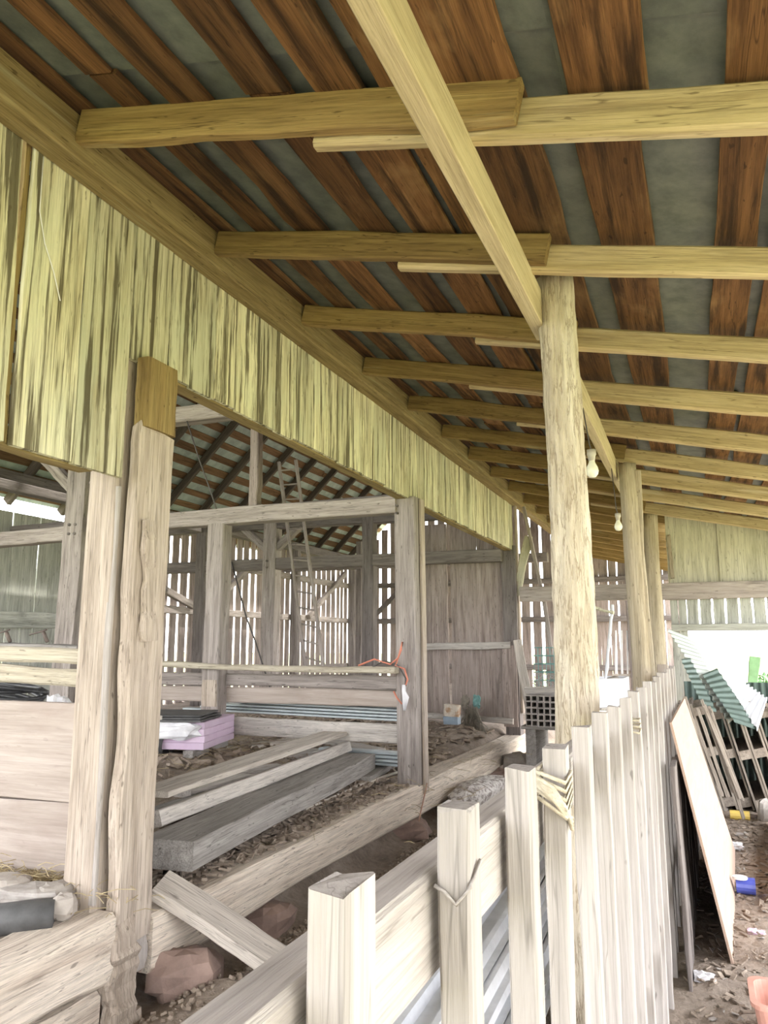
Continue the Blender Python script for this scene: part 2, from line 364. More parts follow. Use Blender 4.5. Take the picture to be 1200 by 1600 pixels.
V = [(x, y, gz(x, y) + RNG.randn() * .006) for y in gy for x in gx]; nx = len(gx)
Fc = [(j * nx + i, j * nx + i + 1, (j + 1) * nx + i + 1, (j + 1) * nx + i) for j in range(len(gy) - 1) for i in range(nx - 1)]
tag(mesh('floor', V, Fc, 'dirt', smooth=True), 'bare brown dirt floor of the barn and lean-to', kind='structure')
tag(mesh('lawn', [(-90, -90, -.12), (90, -90, -.12), (90, 120, -.12), (-90, 120, -.12)], [(0, 1, 2, 3)], 'grass'), 'sunlit grass outside the barn', kind='structure')

# ================================================================== LEAN-TO ROOF
SL = .222
def rb(x): return 3.575 - SL * (x + 2.25)          # underside of the rafters
roof = empty('roof_lean_to', (-.5, 3, 3.6), 'low sloping lean-to roof of rafters, brown boards and metal', kind='structure')
RY = [2.19 + .98 * k for k in range(-7, 18)]
UPR = Vector((SL, 0, 1)).normalized()
for k, y in enumerate(RY):
    jit = RNG.uniform(-.015, .015); far = y > 10.6
    xe = (-.42, -.42, -.42, -.50, -.52, -.70, -.65)[k - 5] if 5 <= k < 12 else -.5
    if far: xe = -.28
    h = .14 + RNG.uniform(-.012, .012)
    
    beam('rafter', (-2.22, y, rb(-2.22) + h / 2), (xe, y, rb(xe) + h / 2 + jit * .3), .055, h, 'rafter', roof, up=UPR, segs=12, rough=.004, ch=.008)
    if not far:
        xs = xe - RNG.uniform(.55, .75)
        beam('rafter', (xs, y + .058, rb(xs) + h / 2 - .02), (2.15, y + .058 + jit, rb(2.15) + h / 2 - .015), .055, h, 'rafter_pale', roof, up=UPR, segs=14, rough=.006, ch=.012)
lanes = [(-2.34, -2.15), (-2.00, -1.86), (-1.76, -1.56), (-1.41, -1.22), (-1.15, -.93), (-.91, -.69), (-.67, -.40), (-.29, -.05), (.155, .35), (.365, .60), (.66, .86), (.92, 1.15), (1.25, 1.46), (1.50, 1.75), (1.85, 2.13)]
SZ = .155
for i, (a, b) in enumerate(lanes):
    y = -5.0 + RNG.uniform(0, .4); yend = 19.2 if b < -.2 else 10.8
    while y < yend - .3:
        L = min(RNG.uniform(2.9, 4.4), yend - y); 
        if yend - y - L < .8: L = yend - y
        e = RNG.uniform(-.012, .012, 4); x0, x1 = a + e[0], b + e[1]; xm = (x0 + x1) / 2
        beam('sheathing_board', (xm + e[2], y + .004, rb(xm) + SZ), (xm + e[3], y + L - .004, rb(xm) + SZ), x1 - x0, .022, 'sheath', roof, up=UPR, segs=14, rough=.004, ch=.003, live=.012 if i % 3 != 1 else .004)
        y += L
for xa, xb, ya, yb in [(a, b, y, y + 2.3) for (a, b) in ((-2.36, -.27), (-.29, 1.2), (1.18, 2.22)) for y in (-4.95, -2.65, -.35, 1.95, 4.25, 6.55, 8.8)] + [(-2.36, -.27, y, y + 2.3) for y in (11.1, 13.4, 15.7, 17.2)]:
    yb = min(yb, 11.0 if xa > -1 else 19.4); xm = (xa + xb) / 2
    dz = .006 * ((ya * 10) % 2)
    beam('roofing_sheet', (xm, ya, rb(xm) + SZ + .026 + dz), (xm, yb + .05, rb(xm) + SZ + .020), (xb - xa) * 1.025, .004, 'roofmetal', roof, up=UPR, segs=6, rough=.0015, ch=.001)

# ledger along the barn wall that carries the rafters
o = beam('ledger_beam', (-2.30, -5, 3.63), (-2.30, 10.95, 3.60), .14, .20, 'ledger', segs=40, rough=.006, ch=.012)
tag(o, 'long olive brown ledger timber under the roof, topping the streaked siding', 'beam')
o = beam('ledger_beam', (-2.30, 10.97, 3.60), (-2.30, 19.0, 3.60), .14, .18, 'ledger', segs=10)
tag(o, 'dark far continuation of the roof ledger past the end of the siding', 'beam')
# header beam on the posts
o = beam('roof_girder', (-.68, -5, 3.10), (-.61, 3.62, 3.11), .065, .175, 'header', segs=24, rough=.002, ch=.004)
tag(o, 'pale sawn girder overhead running from the top edge to the bark-covered post', 'beam')
o = beam('roof_girder', (-.60, 3.63, 3.11), (-.60, 7.15, 3.09), .06, .175, 'header', segs=16, rough=.003)
tag(o, 'pale girder between the bark-covered post and the second log post', 'beam')
o = beam('roof_girder', (-.59, 7.16, 3.09), (-.57, 10.66, 3.09), .06, .175, 'header', segs=16, rough=.003)
tag(o, 'far pale girder between the second and third log posts', 'beam')

# ================================================================== BARN WALL (streaked siding)
wl = empty('wall_left', (WX, 6, 3.1), 'yellow green weathered board siding of the old barn above the opening', kind='structure')
# dropped boards left of the first post
def vboard(y0, y1, z0, z1, mat, x=WX, lean=0., parent=wl, name='siding_board', th=.024, **kw):
    ym = (y0 + y1) / 2
    return beam(name, (x, ym, z0), (x + RNG.uniform(-.006, .006), ym + lean, z1), y1 - y0, th, mat, parent, up=(1, 0, 0), **dict(dict(segs=14, rough=.002, ch=.002, live=.003), **kw))
vboard(1.45, 1.70, 2.29, 3.55, 'siding'); vboard(1.705, 2.055, 2.29, 3.56, 'siding', lean=-.03)
vboard(2.085, 2.395, 2.29, 3.56, 'siding', lean=-.0); vboard(2.40, 2.70, 2.285, 3.56, 'siding')
vboard(2.06, 2.09, 2.30, 3.56, 'post_yellow', x=WX - .03)
y = 2.705; first = True
while y < 10.80:
    w = (.275 if first else RNG.uniform(.13, .30)); w = min(w, 10.84 - y)
    if w < .05: break
    vboard(y + .003, y + w - .003, 2.86 + RNG.uniform(-.012, .008) - (.0 if not first else .0), 3.56, 'siding'); y += w; first = False
# nailer behind the lower edge
o = beam('nailer_beam', (WX - .065, 2.75, 2.915), (WX - .065, 10.8, 2.90), .10, .11, 'ledger', segs=30, rough=.004, ch=.006)
tag(o, 'brown nailing timber along the lower edge of the streaked siding', 'beam')
o = beam('nailer_beam', (WX - .06, 1.4, 2.335), (WX - .06, 2.55, 2.325), .08, .08, 'ledger', segs=8)
tag(o, 'short brown nailing strip behind the hanging boards left of the near post', 'beam')

o = tube('siding_wire', [at(px, py, 'x', WX + .02) for px, py in ((68, 245), (62, 330), (70, 380), (84, 425), (94, 470))], .0025, 'whiteplastic'); tag(o, 'thin pale wire hanging on the siding at upper left', 'wire')
# ---- sill
o = empty('sill_beam', (-2.42, 7, .2), 'long cream hewn sill timber lying under the row of wall posts', 'sill beam')
beam('timber', (-2.43, 2.98, .255), (-2.43, 11.05, .175), .27, .25, 'sill', o, segs=60, rough=.016, ch=.02)
o = empty('sill_beam', (-2.42, 2.2, .2), 'thick cream hewn sill timber at lower left beside the near post foot', 'sill beam')
beam('timber', (-2.43, 1.1, .32), (-2.42, 2.74, .325), .27, .25, 'sill', o, segs=24, rough=.012, ch=.02)
beam('under_timber', (-2.44, 1.1, .10), (-2.43, 2.70, .09), .24, .16, 'sill', o, segs=20, rough=.016, ch=.02)

# ---- near wall post, built of a squared post, a slab and a block
p = empty('wall_post', (-2.45, 2.85, .3), 'big near left wall post with a split slab nailed on its face', 'post')
beam('squared_post', (-2.475, 2.80, .44), (-2.475, 2.80, 2.88), .19, .17, 'post', p, up=(1, 0, 0), segs=24, rough=.003, ch=.01)
mw, L = frame((-2.335, 2.86, .30), (-2.335, 2.865, 2.54), (1, 0, 0)); g = beam_geo(L, .255, .07, segs=30, rough=.004, ch=.012, ends=.03, live=.012)
sl = mesh('slab', g[0], g[1], 'post', mw, p)
beam('splinter', (-2.285, 2.845, 1.56), (-2.280, 2.80, 2.10), .085, .035, 'post', sl, up=(1, 0, 0), segs=12, rough=.008, ch=.006, taper=.8)
beam('edge_strip', (-2.395, 2.715, .48), (-2.395, 2.715, 2.25), .02, .03, 'rail', p, up=(1, 0, 0), segs=12)
beam('top_block', (-2.325, 2.865, 2.535), (-2.325, 2.865, 2.87), .225, .08, 'post_yellow', p, up=(1, 0, 0), segs=6, ch=.012)
beam('rotten_foot', (-2.30, 2.80, .015), (-2.335, 2.80, .42), .17, .09, 'post', p, up=(1, 0, 0), segs=14, rough=.016, ch=.02, ends=.04)
beam('foot_splint', (-2.33, 2.93, .17), (-2.35, 2.94, .5), .07, .05, 'rail', p, up=(1, 0, 0), segs=8, rough=.008, ends=.03)

# ---- second and third wall posts
p = empty('wall_post', (-2.4, 6.55, .3), 'grey squared wall post with orange cord, standing on the sill mid picture', 'post')
beam('squared_post', (-2.40, 6.62, .30), (-2.405, 6.56, 2.87), .20, .20, 'grey', p, up=(1, 0, 0), segs=24, rough=.004, ch=.01)
beam('edge_plank', (-2.285, 6.66, .26), (-2.29, 6.62, 2.86), .10, .025, 'post', p, up=(1, 0, 0), segs=16)
for z in (2.72, 2.79): tube('peg', [(-2.47, 6.47, z), (-2.47, 6.44, z)], .012, 'dark', p)
p = empty('wall_post', (-2.4, 10.8, .3), 'far corner wall post at the end of the streaked siding', 'post')
beam('squared_post', (-2.42, 10.86, .28), (-2.42, 10.83, 2.92), .20, .20, 'dark', p, up=(1, 0, 0), segs=16)
beam('corner_board', (-2.30, 10.86, .6), (-2.32, 10.84, 3.55), .10, .03, 'post', p, up=(1, 0, 0), segs=12)
beam('lower_board', (-2.44, 10.74, .42), (-2.44, 10.74, 1.52), .20, .03, 'board_brown', p, up=(0, -1, 0), segs=8)
o = beam('leaning_board', at(838, 1168, 'y', 10.35), at(808, 1000, 'y', 10.65), .12, .03, 'plank_warm', up=(.3, -1, 0), segs=10, rough=.004)
tag(o, 'split pale board leaning against the far corner post', 'board')

# ================================================================== LEAN-TO POSTS
o = log('log_post', (-.515, 3.52, -.08), (-.525, 3.50, 3.27), .098, .084, 'bark', rough=.004, ridge=.0035, sides=26, segs=60, bow=.012, flare=.01)
tag(o, 'thick pale bark-covered log post in the middle of the lean-to', 'post')
pr = empty('log_post', (-.48, 7.0, 0), 'second smooth log post with a split strip down its right side', 'post')
log('trunk', (-.475, 7.0, -.05), (-.485, 7.0, 3.12), .088, .078, 'log', pr, rough=.005, ridge=.001, bow=.03)
beam('split_strip', (-.37, 6.98, .0), (-.40, 6.98, 3.05), .05, .035, 'log', pr, up=(0, -1, 0), segs=20, rough=.006)
o = log('log_post', (-.45, 10.2, -.05), (-.455, 10.2, 3.17), .10, .088, 'log', rough=.006, ridge=.001, bow=-.02)
tag(o, 'third and farthest smooth log post before the end wall', 'post')
o = beam('hanging_splint', (-.25, 10.765, 2.40), (-.27, 10.765, 2.95), .05, .02, 'log', up=(0, -1, 0), segs=8, rough=.005, ends=.02)
tag(o, 'short ragged splint hanging right of the farthest log post', 'splint')

# light bulbs
def bulb(loc, label, s=1.0):
    e = empty('light_bulb', loc, label, 'light bulb', 'bare bulbs under the girder')
    prof = [(.0, -.062), (.018, -.059), (.029, -.045), (.033, -.028), (.029, -.008), (.018, .014), (.014, .028)]
    def lathe(pr, n=14):
        V = [(r * s * math.cos(2 * math.pi * k / n), r * s * math.sin(2 * math.pi * k / n), z * s) for r, z in pr for k in range(n)]
        return V, [(i * n + k, i * n + (k + 1) % n, (i + 1) * n + (k + 1) % n, (i + 1) * n + k) for i in range(len(pr) - 1) for k in range(n)]
    mw = Matrix.Translation(Vector(loc)); a = lathe(prof)
    mesh('glass_globe', a[0], a[1], 'bulb', mw, e, True); a = lathe([(.0, .026), (.016, .026), (.019, .05), (.024, .06), (.024, .085), (.0, .085)])
    mesh('lamp_holder', a[0], a[1], 'porcelain', mw, e, True)
    tube('lamp_cord', [mw @ Vector((0, 0, .08 * s)), mw @ Vector((-.01, .0, .12 * s)), Vector((-.585, loc[1], 3.06))], .004, 'wire', e)
q = at(925, 728, 'x', -.54); bulb((q.x, q.y, q.z), 'bare white light bulb beside the bark-covered post', 1.2)
q = at(966, 818, 'x', -.55); bulb((q.x, q.y, q.z), 'small far bare bulb beside the second log post', 1.0)

# ================================================================== END OF THE LEAN-TO
E0 = 10.70
o = beam('tie_beam', (-2.25, E0, 2.22), (2.1, E0, 2.21), .14, .21, 'grey', segs=24, rough=.005)
tag(o, 'wide grey tie beam crossing the far end of the lean-to', 'beam')
we = empty('wall_end', (1.2, 10.8, 1), 'board end wall of the lean-to above the bright opening', kind='structure')
x = -.29
while x < 2.1:
    w = RNG.uniform(.26, .36); xb = min(x + w, 2.15); z1 = rb((x + xb) / 2) + .13
    dyb = .0 if int(x * 10) % 2 else .027
    beam('wall_board', ((x + xb) / 2, E0 + .09 + dyb, 2.16), ((x + xb) / 2, E0 + .09 + dyb, z1), xb - x + .03, .025, 'siding_clean', we, up=(0, -1, 0), segs=8, rough=.002, ch=.002); x = xb
x = -.10
while x < 2.1:
    w = .135; beam('wall_slat', (x + w / 2, E0 + .09, 1.74), (x + w / 2 + RNG.uniform(-.004, .004), E0 + .09, 2.17), w, .022, 'board_green', we, up=(0, -1, 0), segs=4); x += w + .022
for xa in (-.30, -.20):
    beam('wall_board', (xa + .047, E0 + .09, -.02), (xa + .047, E0 + .09, 2.17), .094, .025, 'board_green', we, up=(0, -1, 0), segs=10)
o = beam('lintel_beam', (-.30, E0 + .02, 1.75), (2.1, E0 + .02, 1.75), .09, .09, 'board_green', segs=16); tag(o, 'thin lintel coloured with flare green over the bright opening', 'beam')  # green of the lens flare is put into the lintel colour

# ================================================================== BARN FRAME
def timber(p0, p1, w, h, label, mat='grey', name='tie_beam', cat='beam', up=(0, 0, 1), **kw):
    return tag(beam(name, p0, p1, w, h, mat, up=up, **dict(dict(segs=16, rough=.005, ch=.01), **kw)), label, cat)
timber((-2.48, 6.50, 2.805), (-5.97, 6.50, 2.80), .16, .16, 'long grey tie beam joined to the mid picture wall post', segs=24)
timber((-6.36, 6.50, 2.74), (-8.4, 6.50, 2.70), .16, .16, 'grey tie beam left of the pegged post, at the left edge')
timber((-2.45, 7.6, 3.07), (-8.4, 7.6, 3.03), .14, .12, 'dark second beam just above the long grey tie beam', 'dark', segs=20)
timber((-2.5, 6.5, 3.90), (-6.3, 6.5, 3.94), .18, .17, 'upper grey beam with mortise holes under the barn roof')
timber((-4.0, 6.5, 2.87), (-4.0, 6.5, 3.83), .10, .10, 'short upright post between the two near tie beams', 'board_brown', 'queen_post', 'post', up=(0, 1, 0))
timber((-4.40, 6.50, .44), (-4.40, 6.50, 2.73), .19, .17, 'pale grey post under the long tie beam, behind the foam boards', 'grey', 'barn_post', 'post', up=(0, 1, 0))
pp = empty('barn_post', (-6.2, 6.5, .4), 'grey braced post with four pegs, left of the near wall post', 'post')
beam('squared_post', (-6.26, 6.5, .38), (-6.20, 6.5, 3.85), .26, .22, 'grey', pp, up=(0, 1, 0), segs=20, rough=.006)
for dx, dz in ((-.05, 0), (.03, 0), (-.05, -.10), (.03, -.10)): tube('peg', [(-6.21 + dx, 6.40, 2.82 + dz), (-6.21 + dx, 6.375, 2.82 + dz)], .018, 'dark', pp)
timber((-6.35, 6.5, 3.25), (-7.05, 6.5, 3.86), .12, .12, 'diagonal brace rising left from the pegged post', 'grey', 'diagonal_brace', 'brace')
timber((-6.05, 6.5, 3.25), (-5.4, 6.5, 3.86), .12, .12, 'diagonal brace rising right from the pegged post', 'grey', 'diagonal_brace', 'brace')
# second bent
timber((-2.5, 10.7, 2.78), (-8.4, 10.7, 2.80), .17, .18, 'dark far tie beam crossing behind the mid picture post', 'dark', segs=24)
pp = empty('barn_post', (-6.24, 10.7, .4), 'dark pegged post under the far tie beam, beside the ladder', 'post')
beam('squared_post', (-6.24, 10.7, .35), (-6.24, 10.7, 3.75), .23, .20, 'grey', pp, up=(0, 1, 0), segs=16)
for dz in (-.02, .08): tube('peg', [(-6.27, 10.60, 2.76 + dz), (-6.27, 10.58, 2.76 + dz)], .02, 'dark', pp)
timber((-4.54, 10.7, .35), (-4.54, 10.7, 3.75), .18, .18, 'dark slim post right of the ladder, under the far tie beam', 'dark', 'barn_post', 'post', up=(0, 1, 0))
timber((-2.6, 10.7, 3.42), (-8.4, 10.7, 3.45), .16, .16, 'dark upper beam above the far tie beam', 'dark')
timber((-6.15, 10.7, 3.05), (-5.6, 10.7, 3.50), .11, .11, 'short brace on the right of the dark pegged post', 'grey', 'diagonal_brace', 'brace')
timber((-6.35, 10.7, 3.05), (-6.9, 10.7, 3.50), .11, .11, 'short brace on the left of the dark pegged post', 'grey', 'diagonal_brace', 'brace')
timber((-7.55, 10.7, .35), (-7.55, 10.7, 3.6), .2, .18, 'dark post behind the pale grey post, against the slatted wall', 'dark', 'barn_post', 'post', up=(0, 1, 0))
for i, (Y, l) in enumerate(((15.0, 'farther cross beam'), )):
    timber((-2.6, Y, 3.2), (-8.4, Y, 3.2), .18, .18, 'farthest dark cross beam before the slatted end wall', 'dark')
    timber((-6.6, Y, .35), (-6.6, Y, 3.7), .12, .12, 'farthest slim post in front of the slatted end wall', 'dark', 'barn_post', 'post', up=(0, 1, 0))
# wall girts and braces of the side wall
XG = XF + .11
for z, a, b, l in ((2.12, 9.0, 18.9, 'middle'), (3.02, 13.5, 18.9, 'upper'), (.98, 9.0, 18.9, 'lower')):
    timber((XG, a, z), (XG, b, z), .10, .13, l + ' horizontal rail on the slatted side wall', 'grey', 'wall_rail', 'rail', segs=20)
for y in (11.9, 15.2, 18.3):
    timber((XG + .14, y, .35), (XG + .14, y, 3.6), .16, .16, {11.9: 'dark near upright', 15.2: 'middle upright', 18.3: 'corner upright'}[y] + ' standing against the slatted side wall', 'dark', 'barn_post', 'post', up=(0, 1, 0))
for (ya, za, yb, zb, l) in ((15.9, 2.15, 17.9, 3.3, 'long brace rising right on the slatted side wall'), (12.1, 2.3, 13.6, 3.2, 'brace rising right behind the pale grey post'), (9.6, 2.75, 11.5, 2.2, 'brace falling right on the slatted wall behind the near post'), (9.5, 1.9, 10.6, .9, 'low brace falling right on the slatted wall behind the near post')):
    timber((XG + .1, ya, za), (XG + .1, yb, zb), .09, .12, l, 'grey', 'diagonal_brace', 'brace')
# ---- slatted walls
ws = empty('wall_far_side', (XF, 12, 1), 'gapped board side wall at the back of the barn', kind='structure')
y = 4.6
while y < 18.95:
    near = y < 8.45
    w = RNG.uniform(.20, .26) if near else RNG.uniform(.16, .23); g = RNG.uniform(.001, .005) if near else RNG.uniform(.045, .085)
    if near and y + w > 8.4: g = .09
    beam('wall_board', (XF, y + w / 2, .2), (XF, y + w / 2 + RNG.uniform(-.012, .012), 3.30 if y < 9.2 else 3.72), w, .025, 'board_green' if near else 'board_brown', ws, up=(1, 0, 0), segs=6, rough=.004, live=0 if near else .006); y += w + g
timber((XF + .10, 4.6, 1.84), (XF + .10, 8.5, 1.86), .06, .22, 'wide pale rail on the green grey wall at left', 'board_green', 'wall_rail', 'rail')
wb = empty('wall_far_end', (-5, YE, 1), 'gapped board end wall far beyond the barn frame', kind='structure')
x = XF
while x < -.35:
    w = RNG.uniform(.17, .24); top = 3.75 + max(0, 3.1 - abs(x + 5.43)) if x < -2.4 else rb(x) + .12
    beam('wall_board', (x + w / 2, YE, .0), (x + w / 2 + RNG.uniform(-.02, .02), YE, top), w, .025, 'board_brown', wb, up=(0, -1, 0), segs=6, rough=.004, live=.006)
    x += w + (RNG.uniform(.04, .08) if x < -2.4 else RNG.choice([.008, .008, .012, .09]))
for z, l in ((2.12, 'middle'), (3.05, 'upper'), (.98, 'lower')):
    timber((XF + .1, YE - .1, z), (-.35, YE - .1, z), .10, .13, l + ' horizontal rail across the far slatted end wall', 'dark', 'wall_rail', 'rail')
timber((-7.9, YE - .2, 2.2), (-6.9, YE - .2, 3.1), .09, .12, 'brace on the far slatted end wall near the corner', 'dark', 'diagonal_brace', 'brace')
# plates
timber((XF + .1, 4.6, 3.72), (XF + .1, 19, 3.72), .2, .18, 'dark wall plate under the far eave of the barn roof', 'dark', 'wall_plate', 'beam', segs=24)
timber((XF + .9, 4.6, 3.42), (XF + .9, 10.6, 3.42), .14, .12, 'dark loft beam in front of the left bright strip', 'dark', 'loft_beam', 'beam', segs=12)
# ---- brown partition wall right of the middle post
wp = empty('wall_partition', (-3, 10.8, .5), 'wide brown board partition beyond the mid picture post', kind='structure')
for (a, b, z0, z1, ln) in ((-4.02, -3.60, .5, 3.3, 0), (-3.597, -3.345, .5, 3.3, -.012), (-3.314, -2.905, .5, 3.3, .008), (-2.915, -2.45, .5, 3.3, .0)):
    beam('wall_board', ((a + b) / 2, 10.84, z0), ((a + b) / 2 + ln, 10.84, z1), b - a, .03, 'board_brown', wp, up=(0, -1, 0), segs=14, rough=.004, live=.006)
timber((-3.75, 10.74, 1.50), (-2.42, 10.74, 1.52), .05, .10, 'pale rail nailed across the brown partition', 'plank', 'wall_rail', 'rail')
timber((-3.9, 10.70, .55), (-2.40, 10.70, .50), .10, .07, 'low grey rail at the foot of the brown partition', 'plank', 'wall_rail', 'rail')

# ---- barn roof
br = empty('roof_barn', (-5.43, 12, 6.8), 'steep barn roof of dark rafters and spaced boards under metal', kind='structure')
RX, RZ = -5.43, 6.86
for side in (-1, 1):
    ex = XF - .3 if side < 0 else -2.30; ez = RZ - abs(ex - RX)
    nrm = Vector((-1 if side < 0 else 1, 0, 1)).normalized() * 1.0
    y = -2.0
    while y < 19:
        beam('rafter', (ex, y, ez), (RX, y, RZ), .07, .13, 'barn_rafter', br, up=nrm, segs=6, ch=.006); y += .98
    n = 18
    for k in range(n):
        t = (k + .5) / n; x = ex + (RX - ex) * t; z = ez + (RZ - ez) * t
        c = Vector((x, 0, z)) + nrm * .08
        for (ya, yb) in ((-2.4, 1.5), (1.52, 4.6), (4.62, 9.7), (9.72, 14.5), (14.52, 19.2)):
            beam('roof_board', (c.x, ya, c.z), (c.x, yb, c.z), RNG.uniform(.11, .16), .02, 'barn_board', br, up=nrm, segs=6, rough=.005)
    c0 = Vector((ex, 0, ez)) + nrm * .10; c1 = Vector((RX, 0, RZ)) + nrm * .10; cm = (c0 + c1) / 2
    for (ya, yb) in ((-2.4, 1.6), (1.55, 4.7), (4.65, 9.5), (9.45, 14.4), (14.35, 19.3)):
        beam('roofing_sheet', (cm.x, ya, cm.z), (cm.x, yb, cm.z), (c1 - c0).length, .004, 'barnmetal', br, up=nrm, segs=4, rough=.001, ch=.001)

# ---- ladder, ropes
ld = empty('ladder', at(490, 1040, 'y', 10.3), 'tall wooden ladder leaning by the dark pegged post', 'ladder')
a0, a1 = at(477, 1037, 'y', 10.1), at(436, 722, 'y', 10.5); b0, b1 = at(506, 1046, 'y', 10.1), at(462, 719, 'y', 10.5)
for s0, s1 in ((a0, a1), (b0, b1)): s0 = s0 + (s0 - s1).normalized() * .75; beam('stile', s0, s1, .045, .04, 'grey', ld, up=(0, -1, 0), segs=8)
for k in range(-1, 13):
    t = k / 13 + .03; tube('rung', [a0.lerp(a1, t), b0.lerp(b1, t)], .013, 'grey', ld)
o = tube('hanging_rope', [at(362, 878, 'y', 10.6), at(385, 965, 'y', 10.3), at(400, 1005, 'y', 10.2), at(425, 1085, 'y', 10.0), at(432, 1118, 'y', 10.0)], .012, 'wire'); tag(o, 'dark slanting rope left of the dark pegged post', 'rope')
o = tube('hanging_rope', [at(292, 658, 'y', 6.41), at(312, 720, 'y', 6.43), at(330, 770, 'y', 6.44), at(338, 795, 'y', 6.42)], .008, 'wire'); tag(o, 'thin dark cord slanting below the upper barn beam', 'rope')

# ================================================================== STALL FITTINGS INSIDE THE BARN
st = empty('stall_partition', (-3.3, 2.9, .5), 'smooth pale brown stall panel of two wide boards, left of the near post', 'stall panel')
beam('panel_board', (-2.60, 2.88, 1.055), (-4.4, 2.88, 1.05), .04, .44, 'panel', st, segs=12, rough=.002)
beam('panel_board', (-2.60, 2.885, .665), (-4.4, 2.885, .65), .04, .33, 'panel', st, segs=12, rough=.002)
timber((-2.62, 2.9, 1.485), (-4.4, 2.9, 1.53), .05, .075, 'upper pale live edge rail left of the near post', 'rail_pale', 'stall_rail', 'rail', rough=.004)
timber((-2.62, 2.9, 1.388), (-4.4, 2.9, 1.41), .05, .085, 'lower pale live edge rail with arched bottom, left of the near post', 'rail_pale', 'stall_rail', 'rail', rough=.004, sag=-.010)
# things behind the panel
cc = empty('cable_coil', (-4.2, 3.9, .7), 'thick coil of black cable showing above the stall panel', 'cable')
for k in range(9):
    r0 = .50 + .022 * (k % 3); zc = 1.215 + .028 * (k // 3) + .004 * k
    tube('cable_loop', [(-4.35 + r0 * math.cos(t), 3.75 + .42 * r0 * math.sin(t), zc + .05 * math.cos(t * 2 + k) * .3 + .085 * math.sin(t) * 0 - .05 * math.cos(t)) for t in np.linspace(0, 6.283, 36)], .013, 'black', cc)
o = tag(beam('storage_board', (-5.0, 3.75, 1.075), (-3.25, 3.75, 1.075), .95, .03, 'plank', segs=6), 'rough board shelf carrying the black cable coil behind the panel', 'shelf')
for xx, yy in ((-4.8, 3.4), (-3.4, 3.4), (-4.8, 4.1), (-3.4, 4.1)): beam('shelf_leg', (xx, yy, .38), (xx, yy, 1.06), .07, .07, 'plank', o, up=(1, 0, 0), segs=3)
def crumple(name, loc, s, mat, label, cat, seed, parent=None):
    rs = np.random.RandomState(seed); V, Fc = rock_geo(s[0], s[1], s[2], seed, 8, 14, .34)
    o = mesh(name, V, Fc, mat, Matrix.Translation(Vector(loc)), parent)
    return tag(o, label, cat) if parent is None else o
q = at(88, 1080, 'y', 3.55); q.z = 1.16; crumple('plastic_bag', q, (.09, .06, .08), 'whiteplastic', 'crumpled white plastic bag behind the stall panel', 'bag', 3)
q = at(114, 1088, 'y', 3.5); q.z = 1.14; crumple('plastic_scrap', q, (.035, .03, .06), 'redplastic', 'small red plastic scrap beside the crumpled bag', 'scrap', 5)
timber(at(0, 1007, 'y', 5.6), at(142, 1012, 'y', 5.6), .35, .035, 'dark flat plank above the live edge rails at left', 'plank_dark', 'loose_plank', 'plank')
for px, l in ((12, 'left'), (70, 'right')):
    e = empty('iron_hook', at(px, 1004, 'y', 5.6), l + ' of two dark iron hooks standing on the flat plank', 'hook')
    tube('shank', [at(px + 4, 1003, 'y', 5.6), at(px - 2, 988, 'y', 5.6)], .018, 'iron', e); tube('arm', [at(px - 24, 992, 'y', 5.6), at(px - 6, 987, 'y', 5.6), at(px + 3, 984, 'y', 5.6)], .008, 'iron', e)
e = empty('wall_wires', at(142, 935, 'y', 8.0), 'tangle of pale wires with a small grey box left of the near post', 'wires')
tube('wire', [at(x, y, 'y', 8.0) for x, y in ((146, 915), (138, 925), (137, 940), (143, 946), (136, 950))], .008, 'rope', e)
tube('wire', [at(x, y, 'y', 8.0) for x, y in ((142, 912), (136, 935), (140, 960), (138, 1000))], .006, 'wire', e)
beam('junction_box', at(144, 930, 'y', 8.0), at(144, 942, 'y', 8.0), .08, .05, 'galv', e, up=(0, -1, 0), segs=2)
timber((-7.2, 8.3, .4), (-7.2, 8.3, 3.7), .5, .04, 'dark boarding behind the pegged post at left', 'dark', 'dark_board', 'board', up=(0, -1, 0))

# partition at the middle post: live edge rail, two planks, pale metal strips
timber((-2.47, 6.44, 1.315), (-5.6, 6.40, 1.37), .12, .055, 'sagging live edge rail running left from the mid picture post', 'rail_pale', 'stall_rail', 'rail', segs=24, rough=.008, sag=.02)
timber((-2.47, 6.58, 1.20), (-5.9, 6.58, 1.20), .04, .12, 'upper grey board of the stall partition under the live edge rail', 'grey', 'stall_board', 'board')
timber((-2.47, 6.60, 1.06), (-5.9, 6.60, 1.05), .04, .15, 'wide stained grey board in the middle of the stall partition', 'panel', 'stall_board', 'board')
timber((-2.45, 6.62, .75), (-4.6, 6.62, .76), .05, .17, 'lower rough board of the stall partition', 'plank', 'stall_board', 'board', rough=.012)
timber((-4.40, 6.42, .95), (-4.40, 6.42, 1.20), .17, .03, 'short pale block nailed over the stall boards above the foam', 'post', 'nailed_block', 'board', up=(0, -1, 0), segs=4)
for k in range(5):
    z = .86 + .027 * k; o = beam('metal_strip', (-2.50 - .03 * (k % 2), 6.78 + .02 * k, z), (-5.0 + .2 * k, 6.9 + .02 * k, z + .02), .14, .02, 'strip_metal', segs=4, rough=.001, ch=.006)
    tag(o, ('lowest', 'second lowest', 'middle', 'second topmost', 'topmost')[k] + ' pale blue metal strip in the upper stack behind the partition boards', 'metal strip', 'upper stack of metal strips')
for k in range(4):
    z = .47 + .03 * k; o = beam('metal_strip', (-2.50 - .02 * (k % 2), 6.74 + .02 * k, z), (-3.4, 6.8 + .02 * k, z), .14, .022, 'strip_metal', segs=4, rough=.001, ch=.006)
    tag(o, ('lowest', 'second lowest', 'second topmost', 'topmost')[k] + ' pale blue metal strip in the lower short stack beside the mid picture post', 'metal strip', 'lower stack of metal strips')

